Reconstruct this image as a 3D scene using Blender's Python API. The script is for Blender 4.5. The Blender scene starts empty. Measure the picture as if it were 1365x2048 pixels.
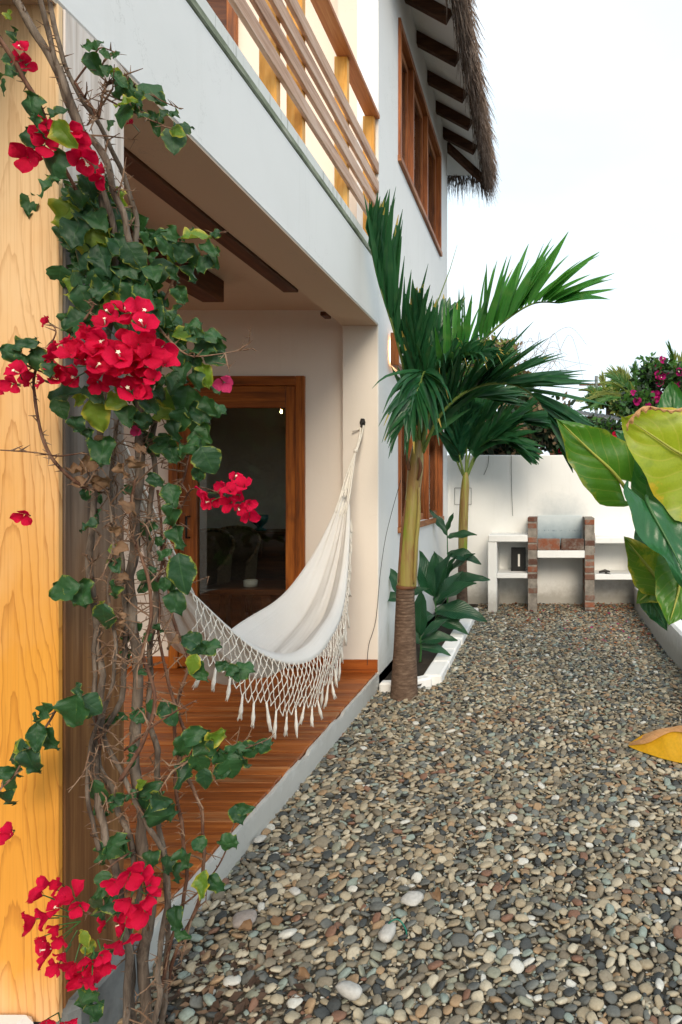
import bpy, bmesh, math, random
import numpy as np
from mathutils import Vector, Matrix, noise as mnoise

# ------------------------------------------------------------------ camera, sky, sun, exposure
scene = bpy.context.scene
COL = scene.collection
R = math.radians

EYE = 1.5
FPX, VPX, VPY = 1365.0, 1085.0, 980.0          # focal length and vanishing point, in photograph pixels

cam_d = bpy.data.cameras.new('camera')
cam_d.sensor_fit = 'AUTO'
cam_d.sensor_width = 36.0
cam_d.lens = 36.0 * FPX / 2048.0
cam_d.shift_x = -(VPX - 682.5) / 2048.0
cam_d.shift_y = -(1024.0 - VPY) / 2048.0
cam_d.clip_start = 0.05
cam_d.clip_end = 600
cam = bpy.data.objects.new('camera', cam_d)
cam.location = (0, 0, EYE)
cam.rotation_euler = (R(90), 0, 0)
COL.objects.link(cam)
scene.camera = cam

SUN_EL, SUN_AZ = R(30), R(166)      # veiled sun behind the camera, over the right shoulder
world = bpy.data.worlds.new('World')
scene.world = world
world.use_nodes = True
wn = world.node_tree
wn.nodes.clear()
w_out = wn.nodes.new('ShaderNodeOutputWorld')
w_bg = wn.nodes.new('ShaderNodeBackground')
w_sky = wn.nodes.new('ShaderNodeTexSky')
w_sky.sky_type = 'NISHITA'
w_sky.sun_disc = False
w_sky.sun_elevation = SUN_EL
w_sky.sun_rotation = SUN_AZ
w_sky.dust_density = 3.0
w_tc = wn.nodes.new('ShaderNodeTexCoord')
w_map = wn.nodes.new('ShaderNodeMapping')
w_map.inputs['Scale'].default_value = (1.2, 1.2, 3.2)
w_no = wn.nodes.new('ShaderNodeTexNoise')
w_no.inputs['Scale'].default_value = 1.6
w_no.inputs['Detail'].default_value = 5
w_ramp = wn.nodes.new('ShaderNodeValToRGB')
w_ramp.color_ramp.elements[0].position = 0.35
w_ramp.color_ramp.elements[0].color = (0.84, 0.90, 0.93, 1)
w_ramp.color_ramp.elements[1].position = 0.65
w_ramp.color_ramp.elements[1].color = (1.0, 1.0, 1.0, 1)
w_sc = wn.nodes.new('ShaderNodeMix')
w_sc.data_type = 'RGBA'
w_sc.blend_type = 'MULTIPLY'
w_sc.inputs['Factor'].default_value = 1.0
w_sc.inputs[7].default_value = (7.2, 7.85, 8.25, 1)   # the even white cloud deck
w_mix = wn.nodes.new('ShaderNodeMix')
w_mix.data_type = 'RGBA'
w_mix.inputs['Factor'].default_value = 0.82
wn.links.new(w_tc.outputs['Generated'], w_map.inputs['Vector'])
wn.links.new(w_map.outputs['Vector'], w_no.inputs['Vector'])
wn.links.new(w_no.outputs['Fac'], w_ramp.inputs['Fac'])
wn.links.new(w_ramp.outputs['Color'], w_sc.inputs[6])
wn.links.new(w_sky.outputs['Color'], w_mix.inputs[6])
wn.links.new(w_sc.outputs[2], w_mix.inputs[7])
wn.links.new(w_mix.outputs[2], w_bg.inputs['Color'])
w_bg.inputs['Strength'].default_value = 0.10
wn.links.new(w_bg.outputs['Background'], w_out.inputs['Surface'])

sun_d = bpy.data.lights.new('sun', 'SUN')
sun_d.energy = 1.5
sun_d.angle = R(24)
sun_d.color = (1.0, 0.85, 0.66)
sun = bpy.data.objects.new('sun', sun_d)
sdir = Vector((math.sin(SUN_AZ) * math.cos(SUN_EL), math.cos(SUN_AZ) * math.cos(SUN_EL), math.sin(SUN_EL)))
sun.rotation_euler = (-sdir).to_track_quat('-Z', 'Y').to_euler()
COL.objects.link(sun)

scene.view_settings.view_transform = 'Standard'
scene.view_settings.look = 'None'
scene.view_settings.gamma = 1.0
scene.view_settings.use_curve_mapping = False
scene.view_settings.exposure = 0.84
scene.render.engine = 'CYCLES'
scene.cycles.max_bounces = 8
scene.cycles.diffuse_bounces = 4
scene.cycles.use_light_tree = False
scene.cycles.use_adaptive_sampling = True
scene.cycles.adaptive_threshold = 0.02
scene.cycles.glossy_bounces = 3
scene.cycles.transparent_max_bounces = 12
scene.cycles.use_denoising = True
scene.cycles.caustics_reflective = False
scene.cycles.caustics_refractive = False

# ------------------------------------------------------------------ helpers
rnd = random.Random(7)


def P(x, y, Y):
    """World point seen at photograph pixel (x, y) at depth Y metres."""
    return Vector(((x - VPX) * Y / FPX, Y, EYE - (y - VPY) * Y / FPX))


def srgb(r, g, b):
    f = lambda c: c / 12.92 if c <= 0.04045 else ((c + 0.055) / 1.055) ** 2.4
    return (f(r / 255), f(g / 255), f(b / 255), 1)


class MB:
    def __init__(self):
        self.v, self.f, self.mi, self.uv = [], [], [], {}
        self.edge = {}

    def add(self, verts, faces, mi=0):
        o = len(self.v)
        self.v.extend([tuple(p) for p in verts])
        self.f.extend([tuple(i + o for i in f) for f in faces])
        self.mi.extend([mi] * len(faces))
        return o

    def box(self, x0, x1, y0, y1, z0, z1, mi=0):
        vs = [(x0, y0, z0), (x1, y0, z0), (x1, y1, z0), (x0, y1, z0), (x0, y0, z1), (x1, y0, z1), (x1, y1, z1), (x0, y1, z1)]
        fs = [(0, 3, 2, 1), (4, 5, 6, 7), (0, 1, 5, 4), (1, 2, 6, 5), (2, 3, 7, 6), (3, 0, 4, 7)]
        self.add(vs, fs, mi)

    def prism(self, a, b, wv, hv, mi=0):
        """Bar from a to b, with half-width vector wv and half-height vector hv."""
        a, b, wv, hv = Vector(a), Vector(b), Vector(wv), Vector(hv)
        vs = []
        for p in (a, b):
            vs += [p - wv - hv, p + wv - hv, p + wv + hv, p - wv + hv]
        fs = [(3, 2, 1, 0), (4, 5, 6, 7), (0, 1, 5, 4), (1, 2, 6, 5), (2, 3, 7, 6), (3, 0, 4, 7)]
        self.add(vs, fs, mi)

    def tube(self, pts, radii, n=6, mi=0, cap=True):
        pts = [Vector(p) for p in pts]
        m = len(pts)
        if not isinstance(radii, (list, tuple)):
            radii = [radii] * m
        elif len(radii) != m:
            q_ = [i * (len(radii) - 1) / (m - 1) for i in range(m)]
            radii = [radii[int(a_)] + (radii[min(int(a_) + 1, len(radii) - 1)] - radii[int(a_)]) * (a_ - int(a_)) for a_ in q_]
        t0 = (pts[1] - pts[0]).normalized()
        ref = Vector((0, 0, 1)) if abs(t0.z) < 0.9 else Vector((1, 0, 0))
        nrm = t0.cross(ref).normalized()
        vs, fs = [], []
        for i in range(m):
            t = (pts[min(i + 1, m - 1)] - pts[max(i - 1, 0)])
            if t.length < 1e-9:
                t = Vector(t0)
            t.normalize()
            nrm = (nrm - t * nrm.dot(t))
            if nrm.length < 1e-6:
                nrm = t.cross(Vector((0.3, 0.5, 0.8)))
            nrm.normalize()
            bn = t.cross(nrm)
            for k in range(n):
                a = 2 * math.pi * k / n
                vs.append(pts[i] + (nrm * math.cos(a) + bn * math.sin(a)) * radii[i])
        for i in range(m - 1):
            for k in range(n):
                k2 = (k + 1) % n
                fs.append((i * n + k, i * n + k2, (i + 1) * n + k2, (i + 1) * n + k))
        if cap:
            fs.append(tuple(reversed(range(n))))
            fs.append(tuple((m - 1) * n + k for k in range(n)))
        self.add(vs, fs, mi)

    def lathe(self, prof, c, n=20, mi=0):
        vs, fs = [], []
        for r, z in prof:
            for k in range(n):
                a = 2 * math.pi * k / n
                vs.append((c[0] + r * math.cos(a), c[1] + r * math.sin(a), c[2] + z))
        for i in range(len(prof) - 1):
            for k in range(n):
                k2 = (k + 1) % n
                fs.append((i * n + k, i * n + k2, (i + 1) * n + k2, (i + 1) * n + k))
        fs.append(tuple(reversed(range(n))))
        fs.append(tuple((len(prof) - 1) * n + k for k in range(n)))
        self.add(vs, fs, mi)

    def mesh(self, name, mats, smooth=False):
        me = bpy.data.meshes.new(name)
        me.from_pydata(self.v, [], self.f)
        for m in (mats if isinstance(mats, (list, tuple)) else [mats]):
            me.materials.append(m)
        if any(self.mi):
            me.polygons.foreach_set('material_index', self.mi)
        if smooth:
            me.polygons.foreach_set('use_smooth', [True] * len(me.polygons))
        if self.uv:
            uvl = me.uv_layers.new(name='UVMap')
            for lp in me.loops:
                uvl.data[lp.index].uv = self.uv.get(lp.vertex_index, (0.5, 0.5))
        me.update()
        return me

    def build(self, name, mats, parent=None, smooth=False, bevel=0.0):
        me = self.mesh(name, mats, smooth)
        if bevel > 0:
            bm = bmesh.new()
            bm.from_mesh(me)
            bmesh.ops.bevel(bm, geom=list(bm.edges), offset=bevel, segments=1, affect='EDGES', clamp_overlap=True)
            bm.to_mesh(me)
            bm.free()
        return link(name, me, parent)


WORLD = {}


def link(name, me, parent=None, mw=None):
    o = bpy.data.objects.new(name, me)
    COL.objects.link(o)
    w = mw if mw is not None else Matrix.Identity(4)
    if parent is not None:
        o.parent = parent
        o.matrix_parent_inverse = WORLD[parent.name].inverted()
    o.matrix_basis = w
    WORLD[o.name] = w
    return o


def thing(name, label, cat, loc=(0, 0, 0), group=None):
    o = bpy.data.objects.new(name, None)
    o.location = loc
    o.empty_display_size = 0.1
    COL.objects.link(o)
    WORLD[o.name] = Matrix.Translation(loc)
    tag(o, label, cat, group)
    return o


def tag(o, label, cat, group=None):
    o['label'] = label
    o['category'] = cat
    if group:
        o['group'] = group
    return o


def struct(o):
    o['kind'] = 'structure'
    return o


def bx(name, mat, parent, x0, x1, y0, y1, z0, z1, bevel=0.0):
    m = MB()
    m.box(min(x0, x1), max(x0, x1), min(y0, y1), max(y0, y1), min(z0, z1), max(z0, z1))
    return m.build(name, mat, parent, bevel=bevel)


def catmull(pts, n=8):
    pts = [Vector(p) for p in pts]
    out = []
    for i in range(len(pts) - 1):
        p0 = pts[max(i - 1, 0)]; p1 = pts[i]; p2 = pts[i + 1]; p3 = pts[min(i + 2, len(pts) - 1)]
        for k in range(n):
            t = k / n
            out.append(0.5 * ((2 * p1) + (-p0 + p2) * t + (2 * p0 - 5 * p1 + 4 * p2 - p3) * t * t + (-p0 + 3 * p1 - 3 * p2 + p3) * t ** 3))
    out.append(pts[-1])
    return out


def frame_matrix(loc, ydir, zdir, s=1.0):
    """Local +Y along ydir, local +Z as near zdir as possible."""
    y = Vector(ydir).normalized()
    z = Vector(zdir)
    z = z - y * z.dot(y)
    if z.length < 1e-5:
        z = y.orthogonal()
    z.normalize()
    x = y.cross(z)
    m = Matrix((x, y, z)).transposed().to_4x4()
    sc = Matrix.Diagonal((s, s, s, 1)) if not isinstance(s, (tuple, list)) else Matrix.Diagonal((*s, 1))
    return Matrix.Translation(loc) @ m @ sc


# ------------------------------------------------------------------ materials
class NT:
    def __init__(self, name):
        self.m = bpy.data.materials.new(name)
        self.m.use_nodes = True
        self.t = self.m.node_tree
        self.t.nodes.clear()
        self.out = self.n('ShaderNodeOutputMaterial')

    def n(self, typ, **kw):
        nd = self.t.nodes.new(typ)
        for k, v in kw.items():
            setattr(nd, k, v)
        return nd

    def l(self, a, b):
        self.t.links.new(a, b)

    def val(self, sock, v):
        if hasattr(v, 'is_output'):
            self.l(v, sock)
        else:
            if isinstance(v, tuple) and len(v) == 3 and sock.type == 'RGBA':
                v = (*v, 1)
            sock.default_value = v

    def coords(self, scale=(1, 1, 1), kind='Object', offset_random=0.0):
        tc = self.n('ShaderNodeTexCoord')
        src = tc.outputs[kind]
        if offset_random:
            oi = self.n('ShaderNodeObjectInfo')
            mu = self.n('ShaderNodeMath', operation='MULTIPLY')
            self.l(oi.outputs['Random'], mu.inputs[0]); mu.inputs[1].default_value = offset_random
            va = self.n('ShaderNodeVectorMath', operation='ADD')
            self.l(src, va.inputs[0]); self.l(mu.outputs[0], va.inputs[1])
            src = va.outputs[0]
        mp = self.n('ShaderNodeMapping')
        self.l(src, mp.inputs['Vector'])
        mp.inputs['Scale'].default_value = scale
        return mp.outputs['Vector']

    def noise(self, vec, scale=5, detail=4, rough=0.55, dist=0.0):
        nn = self.n('ShaderNodeTexNoise')
        if vec is not None:
            self.l(vec, nn.inputs['Vector'])
        nn.inputs['Scale'].default_value = scale
        nn.inputs['Detail'].default_value = detail
        nn.inputs['Roughness'].default_value = rough
        nn.inputs['Distortion'].default_value = dist
        return nn.outputs['Fac']

    def ramp(self, fac, stops, interp='LINEAR'):
        r = self.n('ShaderNodeValToRGB')
        cr = r.color_ramp
        cr.interpolation = interp
        while len(cr.elements) < len(stops):
            cr.elements.new(0.5)
        for e, (p, c) in zip(cr.elements, stops):
            e.position = p
            e.color = c if len(c) == 4 else (*c, 1)
        self.l(fac, r.inputs['Fac'])
        return r.outputs['Color']

    def mix(self, fac, a, b, blend='MIX'):
        m = self.n('ShaderNodeMix', data_type='RGBA', blend_type=blend)
        self.val(m.inputs['Factor'], fac)
        self.val(m.inputs[6], a)
        self.val(m.inputs[7], b)
        return m.outputs[2]

    def math(self, op, a, b=0.0, clamp=False):
        m = self.n('ShaderNodeMath', operation=op)
        m.use_clamp = clamp
        self.val(m.inputs[0], a)
        self.val(m.inputs[1], b)
        return m.outputs[0]

    def sep(self, vec):
        s = self.n('ShaderNodeSeparateXYZ')
        self.l(vec, s.inputs[0])
        return s.outputs

    def maprange(self, v, a, b, c=0.0, d=1.0):
        m = self.n('ShaderNodeMapRange')
        self.l(v, m.inputs['Value'])
        for i, x in zip((1, 2, 3, 4), (a, b, c, d)):
            m.inputs[i].default_value = x
        return m.outputs['Result']

    def pbr(self, color, rough=0.7, bump=None, bump_s=0.3, bump_d=0.01, spec=0.4, transl=0.0, transl_col=None, coat=0.0, metal=0.0):
        p = self.n('ShaderNodeBsdfPrincipled')
        self.val(p.inputs['Base Color'], color)
        self.val(p.inputs['Roughness'], rough)
        p.inputs['Specular IOR Level'].default_value = spec
        p.inputs['Metallic'].default_value = metal
        p.inputs['Coat Weight'].default_value = coat
        if bump is not None:
            b = self.n('ShaderNodeBump')
            b.inputs['Strength'].default_value = bump_s
            b.inputs['Distance'].default_value = bump_d
            self.l(bump, b.inputs['Height'])
            self.l(b.outputs['Normal'], p.inputs['Normal'])
        sh = p.outputs['BSDF']
        if transl > 0:
            tr = self.n('ShaderNodeBsdfTranslucent')
            self.val(tr.inputs['Color'], transl_col if transl_col is not None else color)
            ms = self.n('ShaderNodeMixShader')
            ms.inputs[0].default_value = transl
            self.l(sh, ms.inputs[1]); self.l(tr.outputs[0], ms.inputs[2])
            sh = ms.outputs[0]
        self.l(sh, self.out.inputs['Surface'])
        return self.m


def plaster(name, col=(0.83, 0.83, 0.82), dirt=(0.54, 0.55, 0.51), amount=0.18, splash=None, splash_col=(0.45, 0.42, 0.36)):
    t = NT(name)
    v = t.coords()
    big = t.noise(v, 1.3, 5, 0.6)
    c = t.mix(t.maprange(big, 0.45, 0.8, 0, amount), (*col, 1), (*dirt, 1))
    streak = t.noise(t.coords((6, 6, 0.5)), 2.0, 5, 0.65)
    c = t.mix(t.maprange(streak, 0.56, 0.78, 0, amount * 0.9), c, (*dirt, 1))
    if splash:                                    # mud splashed up the foot of a wall
        z = t.sep(v)[2]
        zz = t.math('ADD', z, t.math('MULTIPLY', t.noise(v, 14, 5, 0.7), -0.22))
        c = t.mix(t.maprange(zz, splash[0], splash[1], 0.65, 0.0), c, (*splash_col, 1))
    cn = t.noise(v, 1.7, 7, 0.62)
    line = t.math('SUBTRACT', 1.0, t.math('MULTIPLY', t.math('ABSOLUTE', t.math('SUBTRACT', cn, 0.5)), 320.0), True)
    c = t.mix(t.math('MULTIPLY', line, t.maprange(t.noise(v, 0.9, 2), 0.52, 0.62, 0, 0.30)), c, (0.28, 0.27, 0.25, 1))
    fine = t.noise(v, 60, 4, 0.6)
    lump = t.noise(v, 7, 3, 0.5)
    h = t.math('ADD', t.math('MULTIPLY', fine, 0.25), lump)
    return t.pbr(c, 0.88, h, 0.30, 0.006, 0.25)


def wood(name, dark, mid, light, axis='Z', scale=14, stretch=0.06, rough=0.55, spec=0.35, rand=3.0, grey=None, contrast=(0.32, 0.5, 0.68), knots=True):
    t = NT(name)
    s = {'X': (stretch, 1, 1), 'Y': (1, stretch, 1), 'Z': (1, 1, stretch)}[axis]
    v = t.coords(s, offset_random=rand)
    f = t.noise(v, scale, 6, 0.65, 0.6)
    g = t.noise(v, scale * 4.5, 4, 0.6, 0.3)
    mix = t.math('ADD', t.math('MULTIPLY', f, 0.72), t.math('MULTIPLY', g, 0.28))
    c = t.ramp(mix, [(contrast[0], dark), (contrast[1], mid), (contrast[2], light)])
    if knots:
        k = t.noise(t.coords(tuple(min(1.0, q * 4) for q in s), offset_random=rand), 5, 3, 0.5, 1.5)
        c = t.mix(t.maprange(k, 0.62, 0.76, 0, 0.65), c, dark)
    if grey:
        gm = t.noise(t.coords((1, 1, 1), offset_random=rand), 3.5, 5, 0.7)
        c = t.mix(t.maprange(gm, grey[0], grey[1], 0, grey[3]), c, grey[2])
    return t.pbr(c, rough, mix, 0.25, 0.004, spec)


M = {}
M['plaster'] = plaster('white_plaster')
M['plaster_low'] = plaster('white_plaster_splashed', splash=(0.02, 0.35))
M['plaster_garden'] = plaster('garden_wall_plaster', (0.80, 0.81, 0.80), amount=0.22, splash=(0.02, 0.20), splash_col=(0.30, 0.28, 0.24))
M['plaster_shade'] = plaster('shade_tan_plaster', (0.60, 0.49, 0.375), (0.50, 0.40, 0.30), 0.2)  # shade under the porch roof put into a tan colour
M['plaster_porch'] = plaster('porch_wall_plaster', (0.80, 0.75, 0.68), (0.64, 0.57, 0.48), 0.18)  # slight tan: porch shade put into the white wall's colour
M['plaster_warm_lit'] = plaster('warm_lit_balcony_plaster', (0.78, 0.66, 0.55), (0.66, 0.54, 0.43), 0.2)  # warm light on the wall put into a peach colour
M['plinth'] = plaster('plinth_plaster', (0.72, 0.74, 0.74), (0.42, 0.42, 0.38), 0.55, splash=(0.0, 0.17), splash_col=(0.36, 0.35, 0.31))


def kerb_material():
    t = NT('mildewed_balcony_kerb')
    v = t.coords()
    drip = t.noise(t.coords((7, 7, 0.7)), 3.2, 6, 0.7)
    c = t.mix(t.maprange(drip, 0.55, 0.72, 0, 0.85), (0.74, 0.75, 0.72, 1), (0.18, 0.19, 0.16, 1))
    return t.pbr(c, 0.9, t.noise(v, 40, 4), 0.3, 0.004, 0.2)


def trim_material():
    t = NT('mossy_drip_edge')
    v = t.coords((1, 0.25, 1))
    n = t.noise(v, 16, 6, 0.7)
    c = t.ramp(n, [(0.3, (0.10, 0.12, 0.08)), (0.5, (0.27, 0.30, 0.22)), (0.72, (0.50, 0.50, 0.42))])
    return t.pbr(c, 0.95, n, 0.5, 0.006, 0.15)


M['kerb'] = kerb_material()
M['trim'] = trim_material()


def column_front():
    t = NT('honey_wood_board')
    v = t.coords()
    x, y, z = t.sep(v)
    n1 = t.noise(t.coords((1.0, 1, 0.45)), 3.2, 3, 0.5)
    n2 = t.noise(t.coords((3.0, 1, 0.35)), 9, 4, 0.55)
    u = t.math('MULTIPLY', t.math('ADD', x, 1.325), 13.0)
    rr = t.math('SQRT', t.math('ADD', t.math('MULTIPLY', u, u), 0.12))
    w = t.math('ADD', rr, t.math('MULTIPLY', z, 0.85))
    w = t.math('ADD', w, t.math('MULTIPLY', n1, 1.5))
    w = t.math('ADD', w, t.math('MULTIPLY', n2, 0.35))
    fr = t.math('FRACT', t.math('MULTIPLY', w, 4.6))
    line = t.ramp(fr, [(0.0, (0.05, 0.05, 0.05)), (0.70, (0.10, 0.10, 0.10)), (0.90, (0.75, 0.75, 0.75)), (0.95, (1, 1, 1)), (0.985, (0.1, 0.1, 0.1))])
    grain = t.noise(t.coords((1, 1, 0.03)), 55, 4, 0.6)
    base = t.mix(grain, (0.66, 0.27, 0.030, 1), (0.80, 0.39, 0.065, 1))
    pale = t.noise(t.coords((1.6, 1, 0.8)), 2.1, 5, 0.65)
    pale_top = t.math('MULTIPLY', t.maprange(t.math('ADD', z, t.math('MULTIPLY', pale, 1.1)), 1.75, 2.75), 0.85)  # board turns paler towards the top
    base = t.mix(pale_top, base, (0.84, 0.62, 0.37, 1))
    base = t.mix(t.maprange(t.math('ADD', z, t.math('MULTIPLY', n2, 0.2)), 0.42, 0.24, 0, 0.6), base, (0.78, 0.62, 0.42, 1))
    c = t.mix(t.math('MULTIPLY', line, t.maprange(z, 2.3, 1.5, 0.28, 0.60)), base, (0.38, 0.125, 0.016, 1))
    fine = t.noise(t.coords((1, 1, 0.012)), 170, 3, 0.7)
    c = t.mix(t.maprange(fine, 0.52, 0.70, 0, 0.35), c, (0.40, 0.15, 0.03, 1))
    crack = t.noise(t.coords((1, 1, 0.02)), 60, 4, 0.7)
    c = t.mix(t.maprange(crack, 0.70, 0.73, 0, 0.7), c, (0.16, 0.07, 0.03, 1))
    spot = t.noise(t.coords((1.5, 1, 0.7)), 3.3, 4, 0.6, 0.8)
    c = t.mix(t.maprange(spot, 0.66, 0.78, 0, 0.75), c, (0.42, 0.15, 0.035, 1))
    fleck = t.noise(t.coords((2.0, 1, 0.35)), 24, 3, 0.6)
    c = t.mix(t.maprange(fleck, 0.74, 0.80, 0, 0.6), c, (0.22, 0.12, 0.06, 1))
    return t.pbr(c, 0.5, grain, 0.15, 0.002, 0.35)


def column_side():
    t = NT('weathered_shaded_board')
    v = t.coords()
    x, y, z = t.sep(v)
    f = t.noise(t.coords((1, 1, 0.04)), 30, 6, 0.65, 0.4)
    brown = t.ramp(f, [(0.3, (0.085, 0.035, 0.012)), (0.5, (0.17, 0.075, 0.026)), (0.72, (0.30, 0.15, 0.055))])  # dark lower brown: shade on this side put into the colour
    grey = t.ramp(f, [(0.3, (0.060, 0.052, 0.044)), (0.5, (0.13, 0.115, 0.10)), (0.72, (0.24, 0.22, 0.20))])
    white = t.ramp(f, [(0.25, (0.33, 0.26, 0.21)), (0.5, (0.68, 0.60, 0.54)), (0.75, (0.80, 0.77, 0.75))])
    n = t.noise(t.coords((2.2, 2.2, 0.5)), 2.4, 5, 0.65)
    zn = t.math('ADD', z, t.math('MULTIPLY', n, 0.55))
    c = t.mix(t.maprange(zn, 1.35, 1.95), brown, grey)
    c = t.mix(t.maprange(zn, 2.46, 2.62), c, white)
    return t.pbr(c, 0.75, f, 0.35, 0.004, 0.25)


M['col_front'] = column_front()
M['col_side'] = column_side()
M['wood_door'] = wood('door_wood', srgb(70, 34, 8), srgb(140, 76, 22), srgb(178, 106, 38), 'Z', 18, 0.07, 0.42, 0.45)
M['wood_door_h'] = wood('door_wood_across', srgb(70, 34, 8), srgb(130, 70, 20), srgb(168, 98, 34), 'X', 18, 0.07, 0.42, 0.45)
M['wood_win'] = wood('window_wood', srgb(82, 42, 18), srgb(150, 84, 40), srgb(186, 116, 62), 'Z', 20, 0.08, 0.5)
M['wood_win_y'] = wood('window_wood_along', srgb(90, 50, 26), srgb(156, 96, 54), srgb(196, 140, 96), 'Y', 20, 0.08, 0.55)
M['wood_beam'] = wood('dark_beam_wood', srgb(44, 22, 10), srgb(84, 46, 22), srgb(112, 66, 34), 'Y', 16, 0.07, 0.6)
M['wood_rafter'] = wood('rafter_wood', srgb(40, 24, 14), srgb(76, 48, 30), srgb(104, 70, 46), 'X', 16, 0.1, 0.7)
M['wood_rail'] = wood('railing_slat_wood', srgb(132, 86, 58), srgb(194, 154, 126), srgb(220, 194, 174), 'Y', 16, 0.06, 0.55)
M['wood_post'] = wood('railing_post_wood', srgb(190, 120, 40), srgb(224, 160, 70), srgb(238, 190, 110), 'Z', 14, 0.1, 0.5)
M['wood_hand'] = wood('handrail_wood', srgb(130, 70, 34), srgb(178, 108, 58), srgb(204, 142, 88), 'Y', 14, 0.06, 0.5)
M['wood_base'] = wood('skirting_wood', srgb(90, 42, 14), srgb(160, 84, 32), srgb(188, 110, 48), 'X', 16, 0.08, 0.45)
M['wood_dark'] = wood('furniture_wood', srgb(48, 26, 14), srgb(88, 50, 28), srgb(120, 74, 42), 'X', 14, 0.08, 0.4)


def deck_material():
    t = NT('deck_wood')
    v = t.coords((0.05, 1, 1), offset_random=4.0)
    f = t.noise(v, 17, 6, 0.66, 0.5)
    g = t.noise(v, 90, 4, 0.6)
    mixv = t.math('ADD', t.math('MULTIPLY', f, 0.7), t.math('MULTIPLY', g, 0.3))
    c = t.ramp(mixv, [(0.30, srgb(78, 36, 14)), (0.44, srgb(142, 74, 28)), (0.56, srgb(180, 102, 42)), (0.70, srgb(208, 146, 84))])
    oi = t.n('ShaderNodeObjectInfo')
    c = t.mix(t.math('MULTIPLY', oi.outputs['Random'], 0.45), c, srgb(92, 48, 24))
    pale = t.noise(t.coords((0.12, 1.6, 1), offset_random=2.0), 6, 6, 0.7)
    c = t.mix(t.maprange(pale, 0.54, 0.70, 0, 0.6), c, srgb(204, 164, 118))
    return t.pbr(c, t.maprange(f, 0.3, 0.7, 0.34, 0.55), mixv, 0.25, 0.003, 0.45)


M['deck'] = deck_material()


def glass_material():
    t = NT('window_glass')
    tr = t.n('ShaderNodeBsdfTransparent'); tr.inputs[0].default_value = (0.86, 0.88, 0.86, 1)
    gl = t.n('ShaderNodeBsdfGlossy'); gl.inputs['Roughness'].default_value = 0.015
    fr = t.n('ShaderNodeFresnel'); fr.inputs['IOR'].default_value = 1.5
    m2 = t.math('MULTIPLY', fr.outputs[0], 1.3, True)
    ms = t.n('ShaderNodeMixShader')
    t.l(m2, ms.inputs[0]); t.l(tr.outputs[0], ms.inputs[1]); t.l(gl.outputs[0], ms.inputs[2])
    t.l(ms.outputs[0], t.out.inputs['Surface'])
    return t.m


M['glass'] = glass_material()


def simple(name, col, rough=0.7, var=0.25, scale=8, bump=0.2, spec=0.35, dark=0.5, metal=0.0):
    t = NT(name)
    v = t.coords(offset_random=5.0)
    n = t.noise(v, scale, 5, 0.62)
    c = t.mix(t.maprange(n, 0.35, 0.75, 0, var * 2), (*col, 1), (col[0] * dark, col[1] * dark, col[2] * dark, 1))
    return t.pbr(c, rough, t.noise(v, scale * 5, 4), bump, 0.004, spec, metal=metal)


M['soil'] = simple('dark_soil', (0.055, 0.045, 0.036), 0.95, 0.4, 12, 0.8, 0.1)
M['ground'] = simple('gravel_base', (0.10, 0.09, 0.072), 0.95, 0.4, 30, 0.9, 0.1)
M['black'] = simple('black_metal', (0.012, 0.012, 0.012), 0.5)
M['mortar'] = simple('mortar', (0.30, 0.27, 0.235), 0.95, 0.5, 14, 0.8, 0.1, 0.45)
M['ceramic'] = simple('white_ceramic', (0.78, 0.77, 0.74), 0.3, 0.05)
M['teal'] = simple('teal_glaze', (0.02, 0.10, 0.13), 0.25, 0.2)
M['wicker'] = simple('wicker', (0.22, 0.15, 0.085), 0.8, 0.4, 40, 0.8)
M['rope'] = simple('cotton_rope', (0.80, 0.77, 0.70), 0.9, 0.2, 60, 0.6, 0.1, 0.75)
M['wire'] = simple('dark_wire', (0.05, 0.045, 0.04), 0.7)
M['concrete'] = simple('grey_concrete', (0.20, 0.21, 0.21), 0.92, 0.5, 9, 0.6, 0.15, 0.4)
M['strap'] = simple('green_plastic_strap', (0.01, 0.14, 0.10), 0.4)


def brick_material():
    t = NT('old_red_brick')
    v = t.coords(offset_random=6.0)
    oi = t.n('ShaderNodeObjectInfo')
    base = t.ramp(oi.outputs['Random'], [(0.0, (0.085, 0.050, 0.040)), (0.35, (0.20, 0.072, 0.042)), (0.7, (0.27, 0.10, 0.056)), (1.0, (0.14, 0.085, 0.066))])
    n = t.noise(v, 11, 5, 0.7)
    c = t.mix(t.maprange(n, 0.46, 0.66, 0, 0.85), base, (0.21, 0.195, 0.17, 1))
    n2 = t.noise(v, 30, 4, 0.7)
    c = t.mix(t.maprange(n2, 0.58, 0.75, 0, 0.7), c, (0.04, 0.035, 0.03, 1))
    return t.pbr(c, 0.92, n2, 0.7, 0.006, 0.15)


M['brick'] = brick_material()


def soot_plate():
    t = NT('sooty_metal_sheet')
    v = t.coords()
    x, y, z = t.sep(v)
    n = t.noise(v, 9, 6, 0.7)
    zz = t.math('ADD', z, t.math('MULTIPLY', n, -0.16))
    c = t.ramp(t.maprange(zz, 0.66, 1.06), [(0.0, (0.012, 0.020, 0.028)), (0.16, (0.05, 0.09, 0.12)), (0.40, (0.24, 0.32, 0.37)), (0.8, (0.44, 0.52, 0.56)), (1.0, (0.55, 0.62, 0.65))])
    band = t.noise(t.coords((1, 1, 0.25)), 60, 4, 0.7)
    bz = t.math('SUBTRACT', 1.0, t.math('MULTIPLY', t.math('ABSOLUTE', t.math('SUBTRACT', z, 0.985)), 70.0), True)
    c = t.mix(t.math('MULTIPLY', bz, t.maprange(band, 0.5, 0.62)), c, (0.12, 0.16, 0.20, 1))
    return t.pbr(c, 0.6, n, 0.2, 0.003, 0.4)


M['soot'] = soot_plate()

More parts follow.
